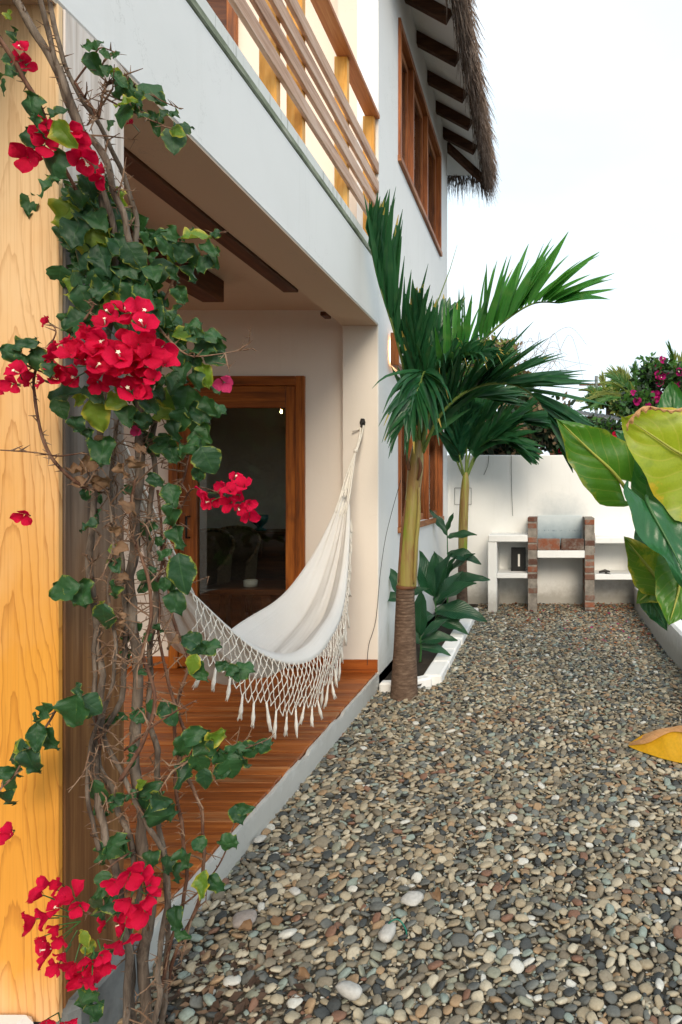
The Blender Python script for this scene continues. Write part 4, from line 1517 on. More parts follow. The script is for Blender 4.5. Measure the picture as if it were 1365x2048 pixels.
m = MB()
for i in range(NU + 1):
    t = i / NU
    for j in range(NV + 1):
        s = -1 + 2.22 * j / NV
        m.v.append(tuple(ham_pt(t, s)))
        m.uv[len(m.v) - 1] = (j / NV, t)
for i in range(NU):
    for j in range(NV):
        a = i * (NV + 1) + j
        m.f.append((a, a + 1, a + NV + 2, a + NV + 1)); m.mi.append(0)
cl = m.build('cloth', M['cloth'], ham, smooth=True)
sm = cl.modifiers.new('thickness', 'SOLIDIFY')
sm.thickness = 0.004
# suspension cords
HOOKB = Vector((-1.335, YF - 0.012, 1.975))
HOOKA = Vector((-1.345, 1.985, 2.02))
for end, hook in ((0.0, HOOKA), (1.0, HOOKB)):
    m = MB()
    knot = hook.lerp(ham_pt(end, 0), 0.36)
    m.tube(catmull([hook, hook.lerp(knot, 0.5) + Vector((0.006, 0, 0)), knot], 4), 0.0075, 7)
    m.tube(catmull([hook + Vector((0.02, -0.005, 0)), hook.lerp(knot, 0.5) + Vector((0.018, 0, 0)), knot + Vector((0.006, 0, 0))], 4), 0.006, 7)
    m.tube([knot + Vector((0, 0, 0.012)), knot + Vector((0, 0, -0.012))], 0.016, 8)
    for k in range(11):
        s = -1 + 2 * k / 10
        e = ham_pt(0.03 if end == 0 else 0.97, s)
        mid_ = knot.lerp(e, 0.5) + Vector((hr.uniform(-0.01, 0.01), 0, hr.uniform(-0.01, 0.01)))
        m.tube(catmull([knot, mid_, e], 4), 0.005, 5)
    if end:
        m.tube([HOOKB + Vector((0, 0, -0.02)), HOOKB + Vector((-0.06, -0.02, -0.045))], 0.006, 6)
    m.build('suspension_cord', M['rope'], ham, smooth=True)
# net fringe with tassels
NN = 50
rows = 6
t_of = lambda k: 0.02 + 0.955 * max(0, k / NN) ** 1.25


def fringe_node(k, r):
    """Node of the diamond net: k may be half-integer, r is the row."""
    t = min(0.98, max(0.015, t_of(k)))
    p = ham_pt(t, 1.20)
    drop = (0.031 + 0.006 * math.sin(math.pi * t)) * r * (1.05 + 0.10 * math.sin(k * 0.9))
    sway = 0.006 * mnoise.noise(Vector((k * 3.1, r * 1.7, 0)))
    return p + Vector((0.010 * math.sin(r * 0.8) + sway, sway, -drop))


m = MB()
for r in range(rows):
    off = 0.5 if r % 2 else 0.0
    noff = 0.0 if r % 2 else 0.5
    for k in range(NN):
        a = fringe_node(k + off, r)
        for dlt in (-0.5, 0.5):
            b = fringe_node(k + off + dlt, r + 1)
            midp = (a + b) / 2 + Vector((hr.uniform(-1, 1), hr.uniform(-1, 1), hr.uniform(-1, 0.2))) * 0.004
            m.tube([a, midp, b], [0.0025, 0.0021, 0.0025], 5, cap=False)
m.build('fringe_net', M['rope'], ham, smooth=True)
for k in range(0, NN, 2):
    p = fringe_node(k + (0.0 if rows % 2 == 0 else 0.5), rows)
    tm = MB()
    L = hr.uniform(0.075, 0.13)
    sw = Vector((hr.uniform(-0.02, 0.02), hr.uniform(-0.02, 0.02), 0))
    tm.tube([p + Vector((0, 0, 0.004)), p + sw * 0.3 + Vector((0, 0, -L * 0.3)), p + sw * 0.6 + Vector((0, 0, -L * 0.62)), p + sw + Vector((0, 0, -L))], [0.0042, 0.005, 0.0085, 0.005], 7)
    for _ in range(5):
        q = p + sw * 0.6 + Vector((0, 0, -L * 0.6))
        tm.tube([q, p + sw * 1.2 + Vector((hr.uniform(-0.010, 0.010), hr.uniform(-0.010, 0.010), -L * hr.uniform(1.0, 1.12)))], [0.004, 0.0015], 4)
    tm.build('tassel', M['rope'], ham, smooth=True)

hk = thing('wall_hook', 'black iron hook on the white pier holding the hammock rope', 'hook', (-1.335, YF, 2.0))
m = MB()
m.tube(catmull([(-1.325, YF, 2.0), (-1.325, YF - 0.02, 2.0), (-1.327, YF - 0.03, 1.985), (-1.330, YF - 0.028, 1.965), (-1.333, YF - 0.012, 1.958), (-1.335, YF - 0.008, 1.972)], 5), 0.006, 8)
m.build('hook', M['black'], hk, smooth=True)
m = MB()
m.lathe([(0.018, -0.02), (0.022, 0.0), (0.014, 0.026)], (-1.325, YF - 0.006, 2.0), 12)
m.build('plate', M['black'], hk, smooth=True)

# ------------------------------------------------------------------ palms
def strip_profile(t):
    return 0.5 * (min(1, t / 0.12) ** 0.6) * (1 - max(0, (t - 0.25) / 0.75) ** 1.7) + 0.03


def leaflet_mesh(p0, d, nrm, L, w, droop, curl_tip, rr, mats, tip):
    """One leaflet in world space: a narrow V-folded blade that sags along its length."""
    m = MB()
    d = d.normalized()
    n = 8
    side0 = d.cross(nrm).normalized()
    for i in range(n + 1):
        t = i / n
        sag = droop * L * t * t + curl_tip * L * max(0, t - 0.7) ** 2 * 6
        c_ = p0 + d * L * t + Vector((0, 0, -sag))
        hw = w * strip_profile(t)
        up = Vector((0, 0, 1))
        m.v.append(tuple(c_ - side0 * hw + nrm * hw * 0.45)); m.uv[len(m.v) - 1] = (0.0, t)
        m.v.append(tuple(c_)); m.uv[len(m.v) - 1] = (0.5, t)
        m.v.append(tuple(c_ + side0 * hw + nrm * hw * 0.45)); m.uv[len(m.v) - 1] = (1.0, t)
    for i in range(n):
        a = i * 3
        for k in (0, 1):
            m.f.append((a + k, a + k + 1, a + k + 4, a + k + 3))
            m.mi.append(1 if (tip and i == n - 1) else 0)
    return m


def frond(tree, ctrl, nl, up_hint, L0, raise_=0.3, spread=0.55, fwd=0.75, width=0.034, droop=0.18, mat='palm', t0=0.12, joined=False, seed=0, tipchance=0.15, one_side=None, tip_curl=0.0, lenprof=None, facing=1.0, extra=0):
    rr = random.Random(seed)
    cp = catmull(ctrl, 10)
    n = len(cp)
    rm = MB()
    rm.tube(cp, [0.013 * (1 - 0.8 * i / (n - 1)) + 0.0015 for i in range(n)], 7)
    fr = rm.build('frond', M['rachis'], tree, smooth=True)
    allm = MB()
    for k in range(nl + extra):
        side = -1 if k % 2 else 1
        if one_side and side != one_side and rr.random() < 0.6:
            side = one_side
        t = t0 + (1 - t0) * ((k + 0.5) / nl if k < nl else rr.random())
        fi = t * (n - 1)
        i = min(int(fi), n - 2)
        p = cp[i].lerp(cp[i + 1], fi - i)
        T = (cp[i + 1] - cp[i]).normalized()
        N = Vector(up_hint) - T * Vector(up_hint).dot(T)
        N.normalize()
        S_ = T.cross(N) * side
        sp = spread * (1.25 - 0.8 * t)
        d = T * (fwd + 0.5 * t) + N * raise_ * rr.uniform(0.55, 1.4) + S_ * sp * rr.uniform(0.8, 1.2) + Vector((rr.uniform(-1, 1), rr.uniform(-1, 1), rr.uniform(-1, 1))) * 0.11
        prof = lenprof(t) if lenprof else (0.55 + 0.45 * math.sin(math.pi * min(1, 0.15 + t * 0.8))) * (1 - 0.35 * max(0, t - 0.7) / 0.3)
        L = L0 * prof * rr.uniform(0.78, 1.15)
        face = N * 0.45 + Vector((rr.uniform(-0.9, 0.9), -0.9 * rr.uniform(0.4, 1.1), rr.uniform(-0.3, 0.5))) * facing
        nn = (face - d.normalized() * face.dot(d.normalized())).normalized()
        tip = rr.random() < tipchance
        lm = leaflet_mesh(p, d, nn, L, width * rr.uniform(0.8, 1.15), droop * rr.uniform(0.5, 1.5), tip_curl * rr.uniform(0, 1.6), rr, None, tip)
        if joined or k >= nl:
            o = len(allm.v)
            allm.add(lm.v, lm.f)
            for kk, vv_ in lm.uv.items():
                allm.uv[o + kk] = vv_
        else:
            lm.build('leaflet', [M[mat], M['palm_tip']], fr, smooth=True)
    if allm.v:
        lo_ = allm.build('leaflets', M[mat], fr, smooth=True)
        lo_['kind'] = 'stuff'
    return fr


def trunk_tube(prof_pts, n=20, wob=0.0, seed=0):
    m = MB()
    pts_, rad = [], []
    cps = catmull([Vector((a, b, c_)) for a, b, c_, r in prof_pts], 8)
    rs = catmull([Vector((r, 0, 0)) for a, b, c_, r in prof_pts], 8)
    rad = [q.x + wob * mnoise.noise(Vector((seed, i * 0.7, 0))) for i, q in enumerate(rs)]
    m.tube(cps, rad, n)
    return m


PY = 4.9
pp = lambda x, y, d=0.0: P(x, y, PY + d)
palm = thing('palm_tree', 'near palm with ringed brown trunk beside the porch corner', 'palm tree', P(808, 1398, PY), 'slender palms in the side bed')
s_ = PY / FPX
b0 = P(808, 1400, PY)
tk = trunk_tube([(b0.x, PY, -0.02, 27 * s_), (b0.x + 0.004, PY, 0.10, 26.5 * s_), (b0.x + 0.008, PY, 0.35, 22.5 * s_), (b0.x + 0.010, PY, 0.62, 19.5 * s_), (b0.x + 0.012, PY, 0.82, 17.8 * s_)])
tk.build('trunk', M['palm_trunk'], palm, smooth=True)
cz = lambda y: wz(y, PY)
cs = trunk_tube([(pp(814, 1172).x, PY, cz(1172), 19.5 * s_), (pp(817, 1120).x, PY, cz(1120), 19 * s_), (pp(822, 1050).x, PY, cz(1050), 16.5 * s_), (pp(827, 985).x, PY, cz(985), 14.5 * s_), (pp(832, 930).x, PY, cz(930), 15 * s_), (pp(838, 880).x, PY, cz(880), 9 * s_)])
cs.build('crownshaft', M['crownshaft'], palm, smooth=True)
m = MB()
m.lathe([(18.6 * s_, -0.012), (20.3 * s_, -0.004), (20.3 * s_, 0.010), (19.0 * s_, 0.016)], (pp(813, 1172).x, PY, cz(1174)), 20)
m.build('leaf_scar', M['sheath'], palm, smooth=True)
# split edge of the crownshaft and dried boots
m = MB()
m.tube(catmull([pp(828, 1168, -0.055), pp(832, 1100, -0.058), pp(838, 1030, -0.05), pp(838, 975, -0.045)], 6), [0.006, 0.013, 0.014, 0.006], 8)
m.build('sheath_edge', M['crownshaft'], palm, smooth=True)
m = MB()
m.tube(catmull([pp(799, 1165, -0.045), pp(803, 1080, -0.05), pp(812, 1000, -0.045)], 6), [0.008, 0.010, 0.004], 8)
m.build('sheath_edge', M['sheath'], palm, smooth=True)
for pts_, rd in (([pp(836, 960, -0.05), pp(842, 935, -0.075), pp(838, 915, -0.07)], [0.004, 0.012, 0.004]), ([pp(820, 940, -0.04), pp(812, 905, -0.06), pp(815, 880, -0.05)], [0.012, 0.011, 0.004])):
    m = MB()
    m.tube(catmull(pts_, 5), [rd[0] + (rd[1] - rd[0]) * math.sin(math.pi * i / 10) + 0.002 for i in range(11)], 7)
    m.build('boot', M['sheath'], palm, smooth=True)

arc = lambda a0, a1, cut: (lambda t: a0 + a1 * math.sin(math.pi * t) - cut * max(0, t - 0.75) / 0.25)
frond(palm, [pp(836, 905), pp(822, 800, -0.1), pp(794, 680, -0.2), pp(757, 560, -0.3), pp(736, 460, -0.4)], 46, (1, -0.1, 0.25), 0.62, raise_=0.52, spread=0.16, fwd=1.0, width=0.044, droop=0.02, seed=1, t0=0.14, tipchance=0.12, lenprof=arc(0.66, 0.34, 0.40), extra=22)
frond(palm, [pp(845, 900), pp(868, 800, -0.02), pp(925, 722, -0.06), pp(1000, 650, -0.1), pp(1065, 608, -0.15), pp(1120, 606, -0.2)], 44, (-0.5, -0.15, 1), 0.62, raise_=0.62, spread=0.30, fwd=0.62, width=0.056, droop=0.12, mat='palm_lit', seed=2, t0=0.25, tipchance=0.05, lenprof=lambda t: 0.66 + 0.30 * math.sin(math.pi * t) + 0.04 * t, extra=14, facing=0.8)
frond(palm, [pp(846, 905), pp(885, 825, -0.1), pp(950, 775, -0.2), pp(1030, 770, -0.3), pp(1090, 815, -0.36), pp(1122, 885, -0.4)], 46, (0.1, -0.2, 1), 0.56, raise_=0.40, spread=0.40, fwd=0.85, width=0.044, droop=0.07, seed=3, t0=0.18, tipchance=0.03, extra=44)
frond(palm, [pp(838, 890), pp(846, 790, -0.1), pp(850, 745, -0.25), pp(838, 775, -0.42), pp(815, 830, -0.5)], 38, (0, -1, 0.35), 0.40, raise_=0.05, spread=0.75, fwd=0.55, width=0.044, droop=0.34, seed=4, t0=0.42, tipchance=0.18, tip_curl=0.25, extra=10)
frond(palm, [pp(842, 900), pp(852, 790, 0.05), pp(872, 700, 0.1), pp(892, 640, 0.15)], 30, (-0.2, -1, 0.2), 0.50, raise_=0.1, spread=0.50, fwd=0.9, width=0.052, droop=0.08, seed=5, t0=0.15, tipchance=0.1, extra=16)
frond(palm, [pp(843, 895), pp(872, 780, -0.12), pp(915, 725, -0.25), pp(965, 715, -0.38)], 32, (-0.1, -0.6, 1), 0.38, raise_=0.30, spread=0.55, fwd=0.75, width=0.046, droop=0.15, seed=6, t0=0.2, tipchance=0.55, tip_curl=0.4, extra=14)
frond(palm, [pp(840, 900), pp(836, 790, -0.1), pp(832, 700, -0.2), pp(834, 620, -0.3)], 34, (0.4, -1, 0.3), 0.44, raise_=0.18, spread=0.34, fwd=0.98, width=0.052, droop=0.04, seed=7, t0=0.15, tipchance=0.2, extra=16)
frond(palm, [pp(846, 905), pp(880, 835, 0.1), pp(935, 795, 0.2), pp(990, 800, 0.3)], 30, (0.1, -0.5, 1), 0.50, raise_=0.3, spread=0.5, fwd=0.8, width=0.044, droop=0.12, seed=8, t0=0.15, tipchance=0.03, extra=26)
m = MB()
m.tube([pp(843, 900), pp(850, 760, 0.02), pp(862, 640, 0.05), pp(900, 540, 0.12), pp(915, 490, 0.15)], [0.010, 0.008, 0.006, 0.003, 0.0012], 6)
m.build('spear_leaf', M['rachis'], palm, smooth=True)

QY = 8.1
qq = lambda x, y, d=0.0: P(x, y, QY + d)
palm2 = thing('palm_tree', 'smaller far palm rising from the bed by the garden wall', 'palm tree', P(926, 1215, QY), 'slender palms in the side bed')
s2 = QY / FPX
tk = trunk_tube([(qq(924, 1215).x, QY, 0.03, 13 * s2), (qq(925, 1170).x, QY, wz(1170, QY), 10 * s2), (qq(926, 1100).x, QY, wz(1100, QY), 8 * s2)])
tk.build('trunk', M['palm_trunk'], palm2, smooth=True)
cs = trunk_tube([(qq(926, 1102).x, QY, wz(1102, QY), 9 * s2), (qq(927, 1050).x, QY, wz(1050, QY), 9.5 * s2), (qq(929, 1000).x, QY, wz(1000, QY), 9 * s2), (qq(931, 970).x, QY, wz(970, QY), 8 * s2), (qq(932, 945).x, QY, wz(945, QY), 5 * s2)])
cs.build('crownshaft', M['crownshaft'], palm2, smooth=True)
frs = [([qq(931, 960), qq(912, 915), qq(902, 860, -0.05), qq(905, 800, -0.1)], (0.9, -0.8, 0.2), 0.55, 0.40, 0.40),
       ([qq(932, 955), qq(945, 890), qq(985, 820, -0.1), qq(1040, 790, -0.2)], (-0.5, -0.6, 1), 0.62, 0.30, 0.5),
       ([qq(933, 958), qq(965, 895), qq(1025, 845, -0.15), qq(1095, 850, -0.3)], (-0.2, -0.6, 1), 0.60, 0.30, 0.55),
       ([qq(932, 952), qq(935, 880), qq(945, 815, 0.05), qq(975, 770, 0.1)], (-0.3, -1, 0.3), 0.55, 0.15, 0.5),
       ([qq(932, 958), qq(955, 905, -0.05), qq(1005, 880, -0.2), qq(1050, 905, -0.3)], (0, -0.6, 1), 0.50, 0.2, 0.55),
       ([qq(931, 958), qq(918, 900, -0.1), qq(925, 850, -0.2), qq(940, 820, -0.3)], (0.4, -1, 0.2), 0.45, 0.15, 0.45)]
for i, (ct, up, L, ra, sp) in enumerate(frs):
    frond(palm2, ct, 64, up, L, raise_=ra, spread=sp, fwd=0.8, width=0.074, droop=0.15, seed=20 + i, t0=0.25, joined=True, tipchance=0)

# ------------------------------------------------------------------ canna plants in the bed
CANNA = [blade_mesh('leaf', M['canna'], ovate(w, 0.42, 0.9), 9, 3, 0.12, d, 0.35, 60 + i, 0.25) for i, (w, d) in enumerate(((0.20, 0.15), (0.24, 0.35), (0.17, 0.05), (0.22, 0.5)))]
cr_ = random.Random(9)


def canna(label, base, height, leaves, lean=(0, 0)):
    t = thing('canna_plant', label, 'plant', base, 'broad-leaved plants in the side bed')
    top = Vector(base) + Vector((lean[0], lean[1], height))
    m = MB()
    m.tube(catmull([base, Vector(base).lerp(top, 0.5) + Vector((0.01, 0, 0)), top], 5), [0.012 * (1 - 0.06 * i) for i in range(11)], 7)
    m.build('stem', M['green_stem'], t, smooth=True)
    for (h, dx, dy, dz, L, k) in leaves:
        p = Vector(base).lerp(top, h)
        d = Vector((dx, dy, dz))
        link('leaf', CANNA[k], t, frame_matrix(p, d, Vector((-dx * 0.5, -0.7 - dy * 0.3, 1)), L))


canna('tall green plant with paired leaves on a bare stem by the far palm', Vector((-1.06, 7.6, 0.05)), 1.02,
      [(0.97, 0.25, -0.1, 0.75, 0.22, 2), (0.90, 0.95, -0.2, 0.22, 0.34, 0), (0.93, -0.5, -0.1, 0.8, 0.34, 2), (0.72, 0.85, -0.3, 0.02, 0.38, 1), (0.45, -0.55, -0.2, 0.9, 0.50, 0), (0.5, 0.6, -0.3, 0.6, 0.42, 0), (0.42, 0.2, -0.6, 0.8, 0.44, 0), (0.35, 0.9, -0.2, 0.5, 0.46, 1), (0.3, -0.3, -0.5, 0.8, 0.42, 2)])
canna('leafy dark green plant clump in the bed between the two palms', Vector((-1.06, 6.75, 0.05)), 0.42,
      [(0.9, -0.35, -0.2, 0.95, 0.60, 0), (0.9, 0.25, -0.3, 0.95, 0.50, 0), (0.8, 0.8, -0.3, 0.55, 0.48, 0), (0.6, 0.95, -0.3, 0.12, 0.50, 1), (0.5, -0.15, -0.9, 0.35, 0.36, 3), (0.7, 0.5, 0.3, 0.8, 0.46, 0), (0.4, 0.8, -0.5, 0.05, 0.34, 3), (0.95, 0.0, -0.1, 1, 0.44, 2)])
canna('low green plant with arching leaves behind the near palm trunk', Vector((-1.03, 5.75, 0.05)), 0.24,
      [(0.9, 0.05, -0.2, 1.0, 0.40, 2), (0.8, 0.6, -0.1, 0.55, 0.30, 0), (0.7, 0.85, -0.2, 0.32, 0.30, 1), (0.5, 0.9, -0.1, 0.1, 0.24, 3), (0.6, -0.5, -0.2, 0.8, 0.30, 0)])
canna('small plant with two leaves showing left of the near palm trunk', Vector((-1.12, 5.42, 0.05)), 0.62,
      [(0.98, -0.32, -0.05, 0.9, 0.25, 0), (0.95, -0.72, -0.3, 0.12, 0.24, 1), (0.95, 0.7, -0.1, 0.35, 0.24, 0), (0.4, 0.2, -0.3, 0.9, 0.30, 2)])

# ------------------------------------------------------------------ elephant ear
def ear_prof(wm):
    def f(t):          # t = 0 at the lobe ends, 0.22 where the stalk joins, 1 at the tip
        if t < 0.30:
            return wm * (0.30 + 0.70 * math.sin(math.pi / 2 * (t / 0.30)) ** 0.8)
        q = (t - 0.30) / 0.70
        return wm * (1 - q ** 1.75) ** 0.95 + 0.0001
    return f


ear = thing('elephant_ear_plant', 'large elephant ear plant with yellow and green leaves over the planter wall', 'plant', (1.35, 4.2, 0.27))
EARS = [  # attach px, tip px, depth, tip depth, half-width px, material, normal tilt (x, z), petiole origin px
    ((1238, 958), (1114, 836), 5.35, 5.15, 64, 'ear_green', (-0.1, 0.25), [(1285, 1040), (1340, 1160), (1420, 1330)]),
    ((1420, 950), (1252, 835), 4.70, 4.45, 112, 'ear_yellow', (-0.15, 0.1), [(1450, 1060), (1480, 1300)]),
    ((1352, 905), (1345, 762), 5.55, 5.55, 54, 'ear_mid', (0.1, 0.3), [(1370, 1040), (1430, 1330)]),
    ((1320, 930), (1232, 862), 5.85, 5.75, 52, 'ear_dark', (-0.2, 0.1), [(1360, 1040), (1430, 1330)]),
    ((1345, 1040), (1272, 890), 5.25, 5.15, 64, 'ear_mid', (-0.1, 0.0), [(1390, 1150), (1440, 1330)]),
    ((1295, 1005), (1385, 1175), 4.62, 4.45, 58, 'ear_dark', (0.35, 0.8), [(1310, 1000), (1390, 1090), (1450, 1330)]),
    ((1322, 1030), (1283, 1125), 5.30, 5.20, 46, 'ear_dark', (-0.3, 0.3), [(1370, 1110), (1440, 1330)]),
    ((1316, 1158), (1252, 1078), 5.00, 4.85, 44, 'ear_patch', (-0.15, 0.1), [(1370, 1220), (1440, 1380)]),
    ((1322, 1165), (1275, 1205), 5.15, 5.05, 36, 'ear_patch', (-0.1, 0.5), [(1380, 1240), (1440, 1380)]),
    ((1372, 1130), (1338, 1252), 4.75, 4.60, 58, 'ear_green', (-0.1, 0.25), [(1420, 1180), (1460, 1380)]),
    ((1300, 1190), (1335, 1262), 5.2, 5.05, 26, 'ear_dark', (-0.4, 0.5), [(1370, 1240), (1440, 1380)]),
]
for i, (at_, tp, Ya, Yt, hw, mt, tilt, pet) in enumerate(EARS):
    Ya, Yt = Ya * 0.80, Yt * 0.80
    A = P(*at_, Ya); B = P(*tp, Yt)
    L = (B - A).length
    wm = hw * Ya / FPX / L
    me = blade_mesh('leaf', M[mt], ear_prof(wm), 18, 6, 0.06, 0.06, 0.55, 30 + i, 0.05, scallop=0.035, back=0.30)
    lf = link('leaf', me, ear, frame_matrix(A, B - A, Vector((tilt[0], -1, tilt[1])), L))
    m = MB()
    m.tube(catmull([A.lerp(B, 0.9) + Vector((0, -0.004, 0)), A.lerp(B, 0.5) + Vector((0, -0.008, -0.0)), A + Vector((0, -0.006, 0))] + [P(x_, y_, Ya + 0.1) for x_, y_ in pet[:-1]] + [Vector((1.34 + 0.02 * (i % 4), 4.12 + 0.03 * (i % 5), 0.26))], 6), [max(0.0015, min(0.013, 0.0015 + 0.0009 * k)) for k in range(6 * (2 + len(pet)) + 1)], 8)
    m.build('petiole', M['petiole'] if mt not in ('ear_dark', 'ear_mid') else M['green_stem'], lf, smooth=True)
# dried, curled margin of the big yellow leaf
m = MB()
mp = catmull([P(1252, 850, 3.52), P(1268, 828, 3.50), P(1290, 812, 3.52), P(1320, 816, 3.54), P(1345, 820, 3.57), P(1372, 812, 3.6)], 6)
for k, p in enumerate(mp):
    w = (0.036 if k < 14 else 0.016) * (0.6 + 0.4 * math.sin(k * 1.7)) + 0.008
    dr = Vector((-0.15, -0.35, -1)).normalized()
    for q, cc in enumerate((0.0, 0.5, 1.0)):
        v_ = p + dr * w * cc + Vector((0.25 * w * cc, -0.02 * math.sin(cc * 3.1), 0))
        m.v.append(tuple(v_)); m.uv[len(m.v) - 1] = (0.2 + 0.6 * cc, k / len(mp))
for k in range(len(mp) - 1):
    for q in range(2):
        a = k * 3 + q
        m.f.append((a, a + 1, a + 4, a + 3)); m.mi.append(0)
m.build('dried_margin', M['ear_tan'], ear, smooth=True)

# withered yellow leaf lying on the gravel at the right edge
m = MB()
NA, NB = 26, 12
for i in range(NA + 1):
    t = i / NA
    tip = P(1258, 1500, 3.93)
    root = P(1480, 1475, 3.72)
    c_ = tip.lerp(root, t)
    w = 0.215 * math.sin(math.pi * min(1, 0.02 + t * 0.85)) ** 0.75
    for j in range(NB + 1):
        sec = [(-0.80, 0.03), (-0.62, 0.10), (-0.46, 0.24), (-0.33, 0.42), (-0.22, 0.58), (-0.16, 0.70), (-0.12, 0.77), (-0.16, 0.80), (-0.27, 0.77), (-0.40, 0.70), (-0.52, 0.61), (-0.60, 0.53), (-0.64, 0.46)]
        dy, zz_ = sec[j]
        q = j / 6 - 1
        fold_ = 1.0 if j < 7 else (0.65 + 0.35 * math.sin(t * 9 + 1.0))
        y_ = c_.y + w * (dy if j < 7 else -0.12 + (dy + 0.12) * fold_)
        z_ = 0.022 + w * (zz_ if j < 7 else 0.77 + (zz_ - 0.77) * fold_) + 0.014 * mnoise.noise(Vector((t * 7, q * 2, 1))) * (1 if j > 1 else 0)
        m.v.append((c_.x + 0.012 * mnoise.noise(Vector((t * 5, q * 3, 4))), y_, max(0.03, z_))); m.uv[len(m.v) - 1] = (0.25 + 0.5 * j / NB, t)
for i in range(NA):
    for j in range(NB):
        a = i * (NB + 1) + j
        m.f.append((a, a + 1, a + NB + 2, a + NB + 1)); m.mi.append(1 if j >= 7 else 0)
wl_ = m.build('withered_leaf', [M['ear_dead'], M['ear_tan']], smooth=True)
tag(wl_, 'big withered yellow leaf with a folded tan edge lying on the gravel', 'leaf')

# ------------------------------------------------------------------ bougainvillea on the porch post
vr = random.Random(21)
vine = thing('bougainvillea_vine', 'thorny bougainvillea with crimson flowers climbing the wooden porch post', 'climbing plant', P(290, 2040, 1.82))
VY = 1.68


def stem_path(pts, jit=0.006, n=6):
    """pts: (x px, y px, depth) control points of a stem; small crooks are added."""
    cps = catmull([P(x, y, Y) for x, y, Y in pts], n)
    sd = vr.uniform(0, 99)
    return [p + Vector((mnoise.noise(p * 14 + Vector((sd, 0, 0))), mnoise.noise(p * 14 + Vector((0, sd, 0))), 0)) * jit for p in cps]


